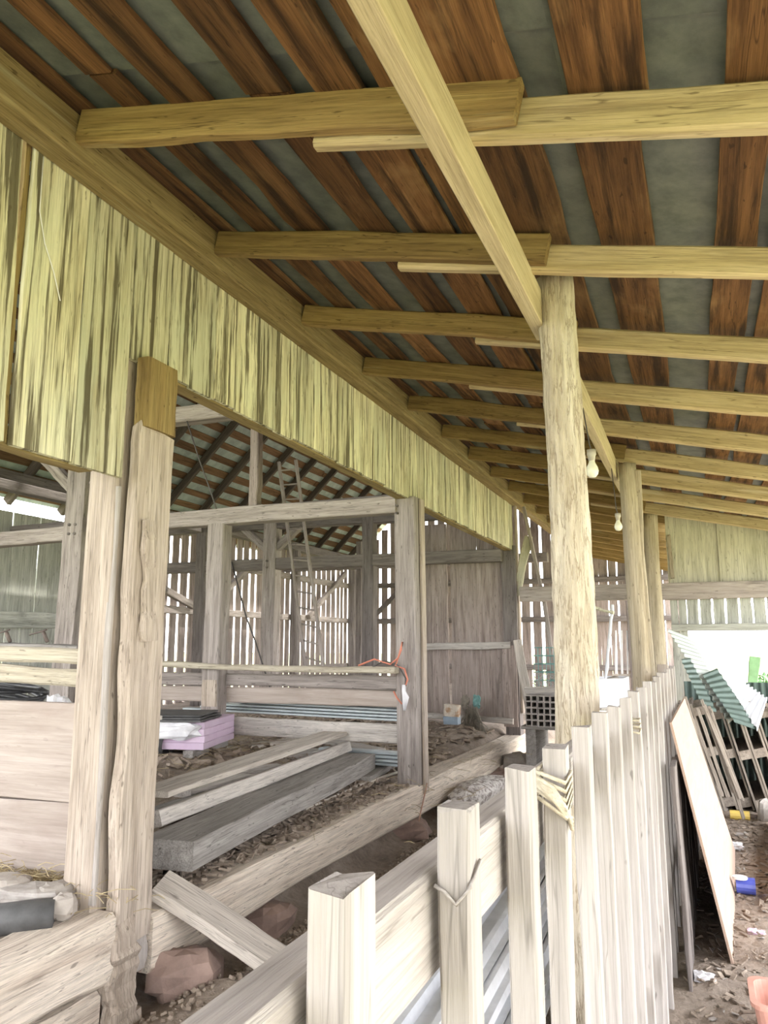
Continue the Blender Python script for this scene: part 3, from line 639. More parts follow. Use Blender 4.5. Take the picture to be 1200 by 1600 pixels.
# ================================================================== LOOSE LUMBER ON THE BARN FLOOR
def lumber(a, b, w, h, label, mat='plank', name='loose_plank', cat='plank', up=(0, 0, 1), **kw):
    return timber(a, b, w, h, label, mat, name, cat, up, **dict(dict(rough=.003, ch=.006), **kw))
# big dark beam in front
A = at(258, 1335, 'z', .52); B = at(562, 1190, 'z', .50)
lumber(A, B, .30, .14, 'thick dark grey beam, lowest and nearest of the lumber pile', 'plank_dark', 'heavy_beam', 'beam', segs=20)
A = at(235, 1283, 'z', .60); B = at(538, 1168, 'z', .60); lumber(A, B, .13, .09, 'rough edged plank between the dark beam and the long flat plank', 'plank', bow=-.05, up=(-.3, 0, 1))
A = at(235, 1240, 'z', .70); B = at(548, 1138, 'z', .74); lumber(A, B, .24, .035, 'long flat pale plank on top of the lumber pile', 'plank_warm')
A = at(235, 1190, 'z', .50); B = at(462, 1156, 'z', .50); lumber(A, B, .20, .04, 'thin pale plank farthest back in the lumber pile', 'plank_warm')
for i, (x0, y0, x1, y1, z) in enumerate(((250, 1270, 330, 1245, .47), (285, 1240, 385, 1215, .50), (330, 1215, 440, 1200, .49), (395, 1190, 500, 1175, .48), (255, 1215, 310, 1195, .42))):
    lumber(at(x0, y0, 'z', z), at(x1, y1, 'z', z), .16, .06, ('short dark block nearest the near post under the lumber pile', 'short stick poking out between the two middle planks', 'short board end under the middle of the long flat plank', 'short board under the far end of the lumber pile', 'short dark scrap behind the long flat plank')[i], 'plank' if i != 0 else 'plank_dark', 'board_scrap', 'board')
lumber(at(475, 1265, 'z', .40), at(640, 1200, 'z', .40), .035, .02, 'thin crooked bark strip lying beside the sill', 'plank_warm', 'bark_strip', 'strip', bow=.04)
lumber(at(565, 1218, 'z', .42), at(630, 1180, 'z', .42), .16, .05, 'short dark board at the foot of the mid picture post', 'plank_dark', 'board_scrap', 'board')
lumber(at(490, 1155, 'z', .48), at(590, 1172, 'z', .48), .22, .03, 'flat grey board below the partition boards', 'plank', 'loose_plank', 'plank')
lumber((-2.38, 3.13, .455), (-1.70, 3.38, .03), .20, .055, 'short plank sloping from the sill down to the dirt', 'plank_warm', 'sloping_plank', 'plank', up=(.6, 0, 1))
# foam pack on two bearers
FZ = .645
FC = at(318, 1172, 'z', FZ)                     # corner that points at the camera
fr = (at(365, 1154, 'z', FZ) - FC); fr.z = 0; fa = math.atan2(fr.y, fr.x)
fp = empty('foam_pack', FC, 'pack of pink foam boards in torn white wrapping', 'foam boards')
mwF = Matrix.Translation(FC) @ Matrix.Rotation(fa, 4, 'Z')
FL, FW = fr.length, .60
for k in range(4):
    g = beam_geo(FL, FW, .056, segs=4, rough=.002, ch=.004)
    mesh('foam_board', g[0], g[1], 'pink', mwF @ Matrix.Translation(Vector((.006 * (k % 2), FW / 2, .028 + .058 * k))), fp)
g = rock_geo(.035, .26, .07, 11, 8, 14, .3); mesh('torn_wrapping', g[0], g[1], 'whiteplastic', mwF @ Matrix.Translation(Vector((-.02, .30, .16))), fp)
for k in (0, 1):
    m2 = mwF @ Matrix.Translation(Vector((-.05, .12 + .36 * k, -.035)))
    g = beam_geo(FL + .1, .09, .068, segs=3); tag(mesh('floor_bearer', g[0], g[1], 'plank_dark', m2), ('front', 'rear')[k] + ' dark bearer under the pink foam boards', 'bearer')
for k in range(3):
    g = beam_geo(.56, .72, .014, segs=8, rough=.003, ch=.002)
    o = mesh('rubber_mat', g[0], g[1], 'dgrey', mwF @ Matrix.Translation(Vector((-.05 + .01 * k, .38 + .01 * k, .244 + .019 * k))) @ Matrix.Rotation(R(1.5 * k), 4, 'Z'))
    tag(o, ('bottom', 'middle', 'topmost')[k] + ' dark rubber mat of the three lying on the pink foam boards', 'mat', 'rubber mats on the foam')
# rolled mat
q = at(262, 1163, 'z', .68); pts = []
sp = [(t * .0105, t) for t in np.linspace(1.5, 12, 70)]; V, Fc = [], []
for (r, t) in sp:
    for yy in (0, .8): V.append((r * math.cos(t), yy, r * math.sin(t)))
    for yy in (0, .8): V.append(((r - .010) * math.cos(t), yy, (r - .010) * math.sin(t)))
for i in range(len(sp) - 1):
    a, b = i * 4, i * 4 + 4; Fc += [(a, a + 1, b + 1, b), (a + 2, b + 2, b + 3, a + 3), (a, b, b + 2, a + 2), (a + 1, a + 3, b + 3, b + 1)]
o = mesh('rolled_mat', V, Fc, 'dgrey', Matrix.Translation(q) @ Matrix.Rotation(R(95), 4, 'Z'), None, True); tag(o, 'rolled up dark rubber mat in front of the foam boards', 'mat')

# hanging straw bunch, tin, cords
e = empty('straw_bunch', at(737, 1165, 'y', 10.4), 'ragged grey bunch of dry straw hung on the brown partition', 'straw')
gs = []
for k in range(160):
    x0 = 737 + RNG.randn() * 7; y0 = 1100 + RNG.rand() * 30; x1 = 735 + RNG.randn() * 17
    a = at(x0, y0, 'y', 10.5); b = at(x1, 1150 + RNG.rand() * 32, 'y', 10.35 + RNG.rand() * .1); mid = (a + b) / 2 + Vector((RNG.randn() * .03, -.03, .05))
    gs.append(tube_geo([a, mid, b], .005, 3))
g = join(gs); tag(mesh('straw', g[0], g[1], 'bale', None, e), kind='stuff')
for px in (727, 745): crumple('tie_cloth', at(px, 1096, 'y', 10.5), (.05, .03, .08), 'teal' if px > 730 else 'bale', '', '', px, e)
for px in (685,):
    e = empty('paint_tin', at(708, 1128, 'y', 10.0), 'rusty white and blue tin box on the floor by the partition', 'tin')
    a = at(696, 1131, 'y', 10.0); 
    beam('lower_band', a + Vector((.09, 0, 0)), a + Vector((.09, 0, .10)), .20, .14, 'tinblue', e, up=(0, -1, 0), segs=2)
    beam('upper_body', a + Vector((.09, 0, .10)), a + Vector((.10, 0, .25)), .20, .14, 'tin', e, up=(0, -1, 0), segs=3, ch=.02)
e = empty('extension_cord', at(632, 1090, 'y', 6.4), 'orange extension cord with white plug hanging on the mid picture post', 'cord')
tube('cord', [at(x, y, 'y', 6.40) for x, y in ((560, 1040), (585, 1030), (610, 1038), (622, 1028), (629, 1003), (627, 1015), (618, 1040), (632, 1045), (637, 1062), (632, 1075))], .008, 'orange', e)
tube('cord', [at(x, y, 'y', 6.40) for x, y in ((572, 1048), (600, 1032), (622, 1040), (634, 1060), (634, 1072))], .007, 'wire', e)
tube('plug', [at(x, y, 'y', 6.39) for x, y in ((631, 1070), (631, 1080), (634, 1090), (633, 1098), (632, 1110))], [.016, .018, .03, .024, .012], 'whiteplastic', e, 8)
tube('cord', [at(x, y, 'y', 6.42) for x, y in ((615, 1080), (620, 1090), (628, 1100))], .008, 'orange', e)
o = tube('copper_cord', [at(x, y, 'x', -2.27) for x, y in ((667, 1224), (664, 1240), (657, 1270), (652, 1300), (651, 1322))], .006, 'copper'); tag(o, 'thin copper coloured cord hanging over the sill below the post', 'cord')

# ================================================================== FENCE
def fx(y): return -.245 + .012 * (y - .5)
fn = empty('picket_fence', (-.25, 2, 0), 'pale picket fence of square stakes running away from the camera', 'fence')
PX = [480, 683, 790, 850, 898, 930, 955, 975, 991, 1003.5, 1014, 1023, 1031, 1038, 1044.5, 1050, 1055, 1059]
for i, px in enumerate(PX):
    yy = .5
    for _ in range(30): yy = at(px, 1250, 'x', fx(yy) - .016).y
    w, d = RNG.uniform(.033, .037), RNG.uniform(.042, .050)
    if i == 0: w, d = .031, .052
    x = fx(yy); top = 1.382 + (0, 0, 0, -.003, .0, .004, -.004, .0, .003, 0, .01, -.006, .004, .01, 0, .006, .0, .004)[i]
    lx = RNG.uniform(-.008, .008)
    pk = beam('picket', (x - .0 + lx, yy + d / 2 + .012, -.06), (x, yy + d / 2, top), w, d, 'picket', fn, up=(0, 1, 0), segs=26, rough=.0012, ch=.003, ends=.003)
    if i == 1:
        tube('bark_seam', [(x - .019, yy - .002, 1.31), (x - .008, yy - .003, 1.305), (x + .004, yy - .004, 1.295), (x + .018, yy - .002, 1.312), (x + .020, yy + .03, 1.33)], .0022, 'picket', pk)
beam('fence_rail', (-.298, -.3, 1.268), (-.245, 7.0, 1.262), .045, .104, 'rail', fn, segs=40, rough=.002, ch=.005)
beam('fence_rail', (-.298, -.3, .40), (-.245, 7.0, .40), .045, .10, 'rail', fn, segs=30, rough=.002, ch=.005)
o = beam('stub_post', (-.30, 7.15, .0), (-.29, 7.15, 1.37), .09, .09, 'grey', up=(0, 1, 0), segs=6); tag(o, 'dark squared stub post at the far end of the picket fence', 'post')
# twine on the fourth picket, knot on a far one
def wrap(yy, z, x, label, n=5, dz=.012, w=.024, d=.032, slope=-.04):
    e = empty('twine_binding', (x, yy, z), label, 'twine')
    for k in range(n):
        zz = z - k * dz * .8
        pts = [(x - w, yy - d, zz), (x + w, yy - d, zz + slope * .4 - .004 * k), (x + w, yy + d, zz + slope * .2), (x - w, yy + d, zz), (x - w, yy - d, zz)]
        tube('strand', pts, .0035, 'rope', e, 5)
    return e
y4 = 1.31 + .024
e = wrap(y4, 1.345, fx(1.33), 'pale twine wound round the fourth picket')
for k in range(4): tube('loose_end', [(fx(1.3) - .02, y4 - .034, 1.335 - .004 * k), (fx(1.3) + .005, y4 - .036, 1.322 - .006 * k), (fx(1.3) + .024, y4 - .03, 1.29 - .004 * k), (fx(1.3) + .026, y4 + .01, 1.25 + .006 * k)], .0035, 'rope', e, 5)
e = wrap(2.75, 1.30, fx(2.7), 'dark rusty wire knot round a middle picket', 3, .02, .024, .034, 0.)
tube('knot', [at(x, y, 'y', 2.66) for x, y in ((978, 1112), (984, 1120), (976, 1126), (986, 1134), (980, 1140))], .010, 'iron', e)
# ribbed metal sheets lying behind the fence
for k in range(5):
    g = corr_geo(6.4 - .1 * k, .60 - .02 * k, pitch=.115, amp=.038, rib=True, lsegs=8)
    mw = Matrix.Translation(Vector((-.93 - .03 * k + .02 * (k % 2), .9 + .12 * k, .09 + .05 * k))) @ Matrix.Rotation(R(90.3 + .25 * k), 4, 'Z') @ Matrix.Rotation(R(-4 + k), 4, 'X')
    tag(mesh('roofing_panel', g[0], g[1], 'galv', mw), ('lowest ribbed galvanised roofing panel behind the fence', 'second lowest ribbed roofing panel behind the fence', 'middle ribbed roofing panel in the stack behind the fence', 'second topmost ribbed roofing panel behind the fence', 'topmost ribbed galvanised roofing panel behind the fence')[k], 'metal panel', 'roofing panels stacked behind the fence')
g = corr_geo(2.3, .24, pitch=.115, amp=.038, rib=True, lsegs=8)
tag(mesh('roofing_panel', g[0], g[1], 'galv', Matrix.Translation(Vector((-.50, .9, .10))) @ Matrix.Rotation(R(90.5), 4, 'Z') @ Matrix.Rotation(R(-6), 4, 'X')), 'short narrow ribbed roofing panel lying nearest the fence pickets', 'metal panel')

# ================================================================== PLYWOOD
P0 = Vector((.062, 4.38, .0)); P1 = Vector((.16, 6.72, .0)); T0 = Vector((-.150, 4.20, 1.16)); T1 = Vector((-.125, 6.52, 1.13))
nrm = (P1 - P0).cross(T0 - P0).normalized() * -.006
if nrm.x < 0: nrm = -nrm
c = [P0, P1, T1, T0]; V = [v - nrm for v in c] + [v + nrm for v in c]
o0 = P0; ux = (P1 - P0).normalized(); uz = (T0 - P0); uz = (uz - ux * uz.dot(ux)).normalized(); uy = uz.cross(ux)
mw = Matrix((ux, uz, uy)).transposed().to_4x4(); mw.translation = P0; im = mw.inverted()
tag(mesh('plywood_sheet', [im @ v for v in V], [(3, 2, 1, 0), (4, 5, 6, 7), (0, 1, 5, 4), (1, 2, 6, 5), (2, 3, 7, 6), (3, 0, 4, 7)], 'ply', mw), 'new peach coloured plywood sheet leaning on the picket fence', 'plywood')
for i in range(9):  # boards added to block side light and keep the space behind the plywood dark
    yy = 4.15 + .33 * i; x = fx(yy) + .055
    o = beam('light_block_board', (x + .02, yy, .0), (x, yy, .98 - .03 * (i % 3)), .32, .02, 'dark', up=(1, 0, 0), segs=6, rough=.004); tag(o, ('nearest', 'second', 'third', 'fourth', 'fifth', 'sixth', 'seventh', 'eighth', 'farthest')[i] + ' added dark board blocking light between the fence and the plywood sheet', 'board', 'added light-blocking boards behind the plywood')

# ================================================================== PALLETS AND CORRUGATED SHEETS
def make_pallet():
    L, Wd, T = 1.05, 1.0, .125; parts = []
    for yy in (0, Wd / 2, Wd - .04): parts.append(('stringer', box_geo(-T / 2 + .018, T / 2 - .018, 0, L, yy, yy + .05)))
    return parts
mesh_cache = {}
def pallet(x, y, lean, h, label, dy):
    e = empty('wooden_pallet', (x, y, 0.02), label, 'pallet', 'pallets stood on edge')
    mw = Matrix.Translation(Vector((x, y, .02))) @ Matrix.Rotation(-lean, 4, 'Y') @ Matrix.Rotation(dy, 4, 'Z')
    T = .125
    for s in (-1, 1):
        for k in range(6):
            key = ('d', round(h, 2))
            if key not in mesh_cache:
                g = box_geo(-.009, .009, 0, .10, 0, h); me = bpy.data.meshes.new('deck_board'); me.from_pydata([(v[2], v[1], v[0]) for v in g[0]], [], [tuple(reversed(f)) for f in g[1]]); me.materials.append(M['pallet']); mesh_cache[key] = me
            o = bpy.data.objects.new('deck_board', mesh_cache[key]); COL.objects.link(o)
            place(o, mw @ Matrix.Translation(Vector((s * (T / 2 - .009), .19 * k + .01 * s, 0))) @ Matrix.Rotation(-math.pi / 2, 4, 'Y') @ Matrix.Scale(1, 4), e)
    for zz in (.04, h * .5, h - .12):
        g = box_geo(0, 1.06, -.045, .045, 0, .08)
        m2 = mw @ Matrix.Translation(Vector((0, 0, zz))) @ Matrix.Rotation(math.pi / 2, 4, 'Z')
        mesh('stringer', g[0], g[1], 'pallet', m2, e)
ords = ('first', 'second', 'third', 'fourth', 'fifth', 'sixth', 'seventh', 'eighth', 'ninth')
for i in range(9):
    pallet(.06 + .137 * i + RNG.uniform(-.002, .002), 8.15 + .10 * i * 0 + RNG.uniform(-.04, .04), R(14), .98 + RNG.uniform(-.03, .03), ords[i] + ' pallet from the plywood in the row stood on edge', R(RNG.uniform(-.3, .3)))
def quad_sheet(A, B, Cc, D, mat, label, pitch=.075, amp=.011, th=.002):
    """corrugated sheet with corners A-B (one short end) and D-C (other end); ribs lie parallel to the short ends"""
    L = ((D - A).length + (Cc - B).length) / 2; n = int(L / pitch * 6); m = 4
    nz = (D - A).cross(B - A).normalized(); V = []; Fc = []
    for s_ in (0, 1):
        for i in range(n + 1):
            t = i / n
            for j in range(m + 1):
                u = j / m; p = A.lerp(D, t).lerp(B.lerp(Cc, t), u)
                V.append(p + nz * (amp * math.sin(2 * math.pi * i / 6) - (th if s_ else 0)))
    w = m + 1; o = w * (n + 1)
    for i in range(n):
        for j in range(m):
            a = i * w + j; Fc.append((a, a + w, a + w + 1, a + 1)); Fc.append((o + a, o + a + 1, o + a + w + 1, o + a + w))
        a = i * w; Fc.append((a, o + a, o + a + w, a + w)); a += m; Fc.append((a, a + w, o + a + w, o + a))
    for j in range(m): Fc.append((j, j + 1, o + j + 1, o + j)); a = n * w + j; Fc.append((a, o + a, o + a + 1, a + 1))
    return tag(mesh('corrugated_sheet', V, Fc, mat), label, 'metal sheet', 'corrugated sheets on the pallets')
quad_sheet(at(1042, 982, 'y', 8.7), at(1082, 998, 'y', 9.0), at(1150, 1120, 'y', 7.95), at(1139, 1130, 'y', 7.8), 'palemetal', 'long pale corrugated sheet sloping down from the far post over the pallets')
quad_sheet(at(1097, 1054, 'y', 8.2), at(1120, 1044, 'y', 8.4), at(1186, 1141, 'y', 7.82), at(1148, 1128, 'y', 7.76), 'greenmetal', 'dark green corrugated sheet lying on the pallets', amp=.005)
quad_sheet(at(1120, 1044, 'y', 8.45), at(1152, 1058, 'y', 8.6), at(1200, 1092, 'y', 8.3), at(1184, 1142, 'y', 7.78), 'whitemetal', 'wide white corrugated sheet at the right end of the pallets')
quad_sheet(at(1064, 1030, 'y', 8.2), at(1078, 1028, 'y', 8.35), at(1120, 1112, 'y', 7.75), at(1100, 1108, 'y', 7.7), 'greenmetal', 'narrow dark corrugated strip at the left of the pallets', amp=.006)
g = corr_geo(1.15, 1.5, pitch=.07, amp=.010)  # backing sheet added so no daylight shows between the pallets
tag(mesh('corrugated_sheet', g[0], g[1], 'greenmetal', Matrix.Translation(Vector((.58, 9.42, -.02))) @ Matrix.Rotation(R(-90), 4, 'Y') @ Matrix.Rotation(R(90), 4, 'X')), 'dark corrugated backing sheet added behind the pallets to block bright gaps', 'metal sheet', 'corrugated sheets on the pallets')
# splintered lath heap between fence and pallets
for k in range(10):
    a = at(1066 + k * 5 + RNG.uniform(-2, 2), 1095 + RNG.uniform(-10, 30), 'y', 7.6); b = a + Vector((.10 + RNG.uniform(-.02, .04), RNG.uniform(-.05, .05), -.42 + RNG.uniform(-.1, .1)))
    b.z = max(b.z, .3)
    o = beam('broken_lath', b + Vector((.1, 0, -.45 if b.z > .5 else -.25)), a, .03, .012, 'pallet', up=(0, -1, 0), segs=4, rough=.003, ends=.01); tag(o, 'thin broken lath leaning against the left pallets', 'lath', 'broken laths by the pallets')

# ================================================================== FAR LEFT CLUTTER BEHIND THE BIG POST
YB = 9.2
TILE = {}
def hollow(L, s, t):
    o = [(-s / 2, -s / 2), (s / 2, -s / 2), (s / 2, s / 2), (-s / 2, s / 2)]; i = [(x * (1 - 2 * t / s), z * (1 - 2 * t / s)) for x, z in o]
    V = [(x, y, z) for y in (0, L) for x, z in o] + [(x, y, z) for y in (0, L) for x, z in i]; F_ = []
    for k in range(4):
        n = (k + 1) % 4; F_ += [(k, n, 4 + n, 4 + k), (8 + k, 12 + k, 12 + n, 8 + n), (k, 8 + k, 8 + n, n), (4 + k, 4 + n, 12 + n, 12 + k)]
    return V, F_
g = hollow(.9, .070, .009); tme = bpy.data.meshes.new('hollow_tile'); tme.from_pydata(g[0], [], g[1]); tme.materials.append(M['tile'])
base = at(846, 1136, 'y', YB)
for stack, (x0, z0, nc, nr, yy) in enumerate(((base.x, base.z + .035, 5, 5, YB), (base.x - .155, base.z + .035, 2, 5, YB + .05))):
    for r_ in range(nr):
        for c_ in range(nc):
            o = bpy.data.objects.new('hollow_tile', tme); COL.objects.link(o)
            place(o, Matrix.Translation(Vector((x0 + c_ * .0715 + RNG.uniform(-.0005, .0005), yy + RNG.uniform(-.02, .02), z0 + r_ * .0705))))
            tag(o, ('grey hollow square tile in the right stack behind the big post', 'grey hollow square tile in the left stack behind the big post')[stack], 'tile', ('right stack of hollow tiles', 'left stack of hollow tiles')[stack])
zt = base.z - .0
o = empty('tile_stand', (base.x, YB + .4, .02), 'low dark timber stand under the hollow tiles', 'stand')
beam('deck', (base.x - .25, YB + .5, zt - .02), (base.x + .40, YB + .5, zt - .02), .9, .035, 'plank_dark', o, segs=4, rough=.001)
for xx in (-.15, .3): beam('bearer', (base.x + xx, YB + .1, (zt - .04) / 2), (base.x + xx, YB + .9, (zt - .04) / 2), .12, zt - .04, 'plank_dark', o, segs=3)
q = at(850, 1088, 'y', YB + .5); lumber((base.x - .22, YB + .3, base.z + .40), (base.x + .5, YB + .2, base.z + .42), .14, .07, 'grey timber laid over the hollow tiles', 'plank', 'loose_timber', 'timber')
# wire cart
e = empty('wire_basket', at(848, 1088, 'y', 10.25), 'teal wire mesh basket standing behind the hollow tiles', 'basket')
w0 = at(836, 1084, 'y', 10.25); w1 = at(872, 1012, 'y', 10.25); X0, X1, Z0, Z1 = w0.x, w1.x + .1, w0.z - .15, w1.z
wires = []
for k in range(9):
    xx = X0 + (X1 - X0) * k / 8
    for yy in (10.25, 10.55): wires.append(tube_geo([(xx, yy, Z0), (xx, yy, Z1)], .005, 4))
for k in range(8):
    zz = Z0 + (Z1 - Z0) * k / 7
    wires.append(tube_geo([(X0, 10.25, zz), (X1, 10.25, zz), (X1, 10.55, zz), (X0, 10.55, zz), (X0, 10.25, zz)], .006, 4))
g = join(wires); mesh('mesh_sides', g[0], g[1], 'teal', None, e); 
for xx in (X0, X1):
    for yy in (10.25, 10.55): beam('leg', (xx, yy, 0), (xx, yy, Z0), .02, .02, 'greywire', e, up=(1, 0, 0), segs=2)
e2 = empty('wire_tangle', (X0 + .2, 9.75, .9), 'grey wire tangle below the teal basket', 'wire')
gs = []
for k in range(26):
    a = at(828 + RNG.rand() * 42, 1050 + RNG.rand() * 40, 'y', 9.75); b = at(828 + RNG.rand() * 42, 1050 + RNG.rand() * 44, 'y', 9.8); gs.append(tube_geo([a, (a + b) / 2 + Vector((0, .02, .03)), b], .004, 4))
g = join(gs); tag(mesh('wire_strands', g[0], g[1], 'greywire', None, e2), kind='stuff')
# diagonal sticks at the far end left of the big post
timber(at(806, 930, 'y', 10.8), at(826, 838, 'y', 10.84), .12, .03, 'pale board slanting up beside the far corner post', 'siding_clean', 'slanting_board', 'board', up=(0, -1, 0))
timber(at(848, 930, 'y', 10.80), at(818, 792, 'y', 10.80), .05, .04, 'thin grey stick crossing the slanting board at the far end', 'grey', 'slanting_stick', 'stick', up=(0, -1, 0))
timber(at(884, 1182, 'y', 10.9), at(849, 930, 'y', 10.8), .06, .04, 'grey pole leaning left of the big bark post', 'grey', 'leaning_pole', 'pole', up=(0, -1, 0))
# white box and sticks right of the big post
e = empty('white_crate', at(940, 1095, 'y', 7.6), 'white painted wooden crate between the big and second posts', 'crate')
a = at(905, 1108, 'y', 7.6); b = at(968, 1062, 'y', 7.6); zb = a.z; zt2 = b.z
for (p0, p1) in (((a.x, 7.6), (b.x, 7.9)), ((a.x, 8.2), (b.x, 8.5)), ((a.x, 7.6), (a.x, 8.2)), ((b.x, 7.9), (b.x, 8.5))):
    beam('side_board', (p0[0], p0[1], (zb + zt2) / 2), (p1[0], p1[1], (zb + zt2) / 2), .025, zt2 - zb, 'whitemetal', e, segs=3, rough=.001)
beam('bottom', (a.x, 7.9, zb), (b.x, 8.2, zb), .6, .02, 'plank', e, segs=2)
for xx, yy in ((a.x + .03, 7.65), (b.x - .03, 7.93), (a.x + .03, 8.15), (b.x - .03, 8.45)): beam('leg', (xx, yy, 0), (xx, yy, zb), .05, .05, 'plank', e, up=(1, 0, 0), segs=2)
timber(at(945, 1075, 'y', 8.0), at(957, 945, 'y', 8.1), .03, .03, 'thin pale stick standing in the white crate', 'whitemetal', 'thin_stick', 'stick', up=(0, -1, 0))
timber(at(922, 948, 'y', 8.07), at(959, 958, 'y', 8.07), .12, .03, 'short pale green board nailed to the stick behind the big post', 'siding_clean', 'short_board', 'board')
lumber(at(915, 1072, 'y', 8.2), at(965, 1060, 'y', 8.3), .12, .05, 'short warm brown wood offcut lying in the white crate', 'plank_warm', 'wood_offcut', 'wood')
# small shed window with white bars
wnd = empty('window_1', at(973, 1055, 'y', 13), 'small bright barred window past the second post', kind='structure')
for px in (963, 972, 981): beam('window_bar', at(px, 1055, 'y', 13.0), at(px - 1, 985, 'y', 13.0), .03, .03, 'whitemetal', wnd, up=(0, -1, 0), segs=2)
beam('window_sill', at(958, 1056, 'y', 13.0), at(985, 1056, 'y', 13.0), .05, .06, 'plank', wnd, segs=2)
timber((-.95, 13.0, 0), (-.95, 13.0, rb(-.95)), .14, .14, 'dark upright beyond the tie beam right of the big post', 'dark', 'far_post', 'post', up=(0, 1, 0))

# ================================================================== STONES AND GROUND CLUTTER
rock((-2.22, 3.12, .09), (.17, .12, .11), 'rock_red', 'reddish brown stone under the sill beside the near post', .4, 4)
rock((-2.36, 4.05, .02), (.16, .16, .09), 'rock_red', 'flat brown stone under the middle of the near sill', .1, 6)
rock((-2.38, 6.4, .0), (.22, .16, .09), 'rock_red', 'brown stone block under the sill below the mid picture post', .2, 8)
rock((-2.38, 9.3, .0), (.22, .16, .09), 'rock_red', 'brown stone under the far end of the sill', .6, 9)
for i, (px, py, s, z, mt, rz) in enumerate(((10, 1378, (.10, .07, .03), .54, 'rock', .3), (55, 1395, (.16, .09, .03), .52, 'stone_white', .2), (88, 1392, (.07, .06, .035), .53, 'rock', 1.0), (97, 1417, (.055, .04, .05), .50, 'rock', .6), (45, 1412, (.13, .06, .025), .49, 'stone_white', .15))):
    rock(at(px, py, 'z', z), s, mt, ('small pale flat stone at the left edge above the sill', 'largest whitish flat slab of the stone heap behind the sill', 'rounded grey stone at the right of the stone heap', 'small upright cream stone nearest the near post', 'thin front slab of the stone heap above the dark pipe')[i], rz, 20 + i, 'flat_stone')
o = tube('drain_pipe', [at(-60, 1445, 'z', .47), at(40, 1432, 'z', .48), at(85, 1428, 'z', .48)], .06, 'dgrey', None, 14); tag(o, 'dark grey pipe lying behind the sill at lower left', 'pipe')
rock((-2.06, 7.55, .12), (.17, .62, .12), 'gravelly', 'rough pebbly concrete lump lying beside the sill', -.1, 31, 'concrete_lump', 'concrete')
rock((-2.12, 9.6, .10), (.2, .2, .14), 'rock', 'tan stone under the far end of the sill timber', .3, 33)
# straw heaps
def strawheap(name, cx, cy, rx, ry, n, mat, label, zf, L=.10, r=.0016, zr=.03):
    gs = []
    for k in range(n):
        x = cx + RNG.randn() * rx; y = cy + RNG.randn() * ry; a = RNG.rand() * 6.28; l = L * RNG.uniform(.4, 1.3); z = zf(x, y) + abs(RNG.randn()) * zr
        d = Vector((math.cos(a), math.sin(a), RNG.uniform(-.3, .3))) * l / 2; p = Vector((x, y, z)); gs.append(tube_geo([p - d, p + Vector((0, 0, .01)), p + d], r, 3, False))
    g = join(gs); return tag(mesh(name, g[0], g[1], mat), label, 'straw', kind='stuff')
strawheap('loose_straw', -2.85, 2.78, .22, .06, 900, 'straw', 'loose straw heaped against the foot of the stall panel', lambda x, y: .47, .12, .0018, .04)
def chips(name, x0, x1, y0, y1, n, mat, label, zf, s=(.06, .02, .006)):
    gs = []
    for k in range(n):
        x, y = RNG.uniform(x0, x1), RNG.uniform(y0, y1); q = RNG.uniform(.3, 1.4); b = box_geo(-s[0] * q / 2, s[0] * q / 2, -s[1] * q / 2, s[1] * q / 2, -s[2] * q / 2, s[2] * q / 2)
        mw = Matrix.Translation(Vector((x, y, zf(x, y) + s[2]))) @ Matrix.Rotation(RNG.rand() * 6.28, 4, 'Z') @ Matrix.Rotation(RNG.randn() * .35, 4, 'X') @ Matrix.Rotation(RNG.randn() * .3, 4, 'Y'); gs.append(xform(b, mw))
    g = join(gs); return tag(mesh(name, g[0], g[1], mat), label, 'debris', kind='stuff')
chips('bark_debris', -2.9, -2.36, 3.2, 6.4, 1500, 'chips', 'rotten bark and chips strewn along and over the near sill', lambda x, y: (inner_z(x, y) + .01) if x < -2.57 else .383 - .01 * (y - 3), (.06, .022, .010))
chips('dirt_crumbs', -2.2, -1.3, 2.6, 7, 2600, 'chips', 'crumbs of earth and bark between the sill and the fence', gz, (.018, .014, .010))
chips('wood_chips', -.15, 1.1, 3.3, 8.0, 1600, 'chips', 'small wood chips scattered over the dirt at lower right', gz, (.05, .018, .006))
chips('pale_chips', -.1, .9, 3.4, 7.5, 300, 'stone_white', 'pale shavings scattered over the dirt at lower right', gz, (.045, .022, .004))
strawheap('floor_straw', -4.5, 7, 1.2, 1.2, 1200, 'straw', 'thin straw scattered over the barn floor around the lumber', lambda x, y: inner_z(x, y) + .01, .16, .002, .01)
chips('floor_debris', -6.5, -2.6, 3.6, 10.5, 1500, 'chips', 'broken bark and scraps covering the barn floor', lambda x, y: inner_z(x, y), (.14, .05, .015))

# right hand floor things
e = empty('whitewashed_board', (.40, 6.3, 0), 'chipped whitewashed board lying at the right edge', 'board')
beam('board', (.42, 5.45, .05), (.62, 7.7, .10), .22, .10, 'stone_white', e, segs=12, rough=.006, ch=.01)
def cyl(r, h, n=16, dome=0): 
    pr = [(0, 0), (r, 0), (r, h * .1), (r, h), (r * .85, h), (r * .8, h + dome), (0, h + dome)]
    return [(a * math.cos(2 * math.pi * k / n), a * math.sin(2 * math.pi * k / n), z) for a, z in pr for k in range(n)], [(i * n + k, i * n + (k + 1) % n, (i + 1) * n + (k + 1) % n, (i + 1) * n + k) for i in range(len(pr) - 1) for k in range(n)]
q = at(1165, 1384, 'z', .05); e = empty('paint_can', q, 'small blue can lying by the whitewashed board', 'can'); g = cyl(.05, .11); mwc = Matrix.Translation(q + Vector((-.055, 0, 0))) @ Matrix.Rotation(R(90), 4, 'Y'); mesh('can_body', g[0], g[1], 'blue', mwc, e, False)
g = cyl(.044, .012); mesh('can_label', g[0], g[1], 'whiteplastic', Matrix.Translation(q + Vector((-.03, -.02, .045))), e)
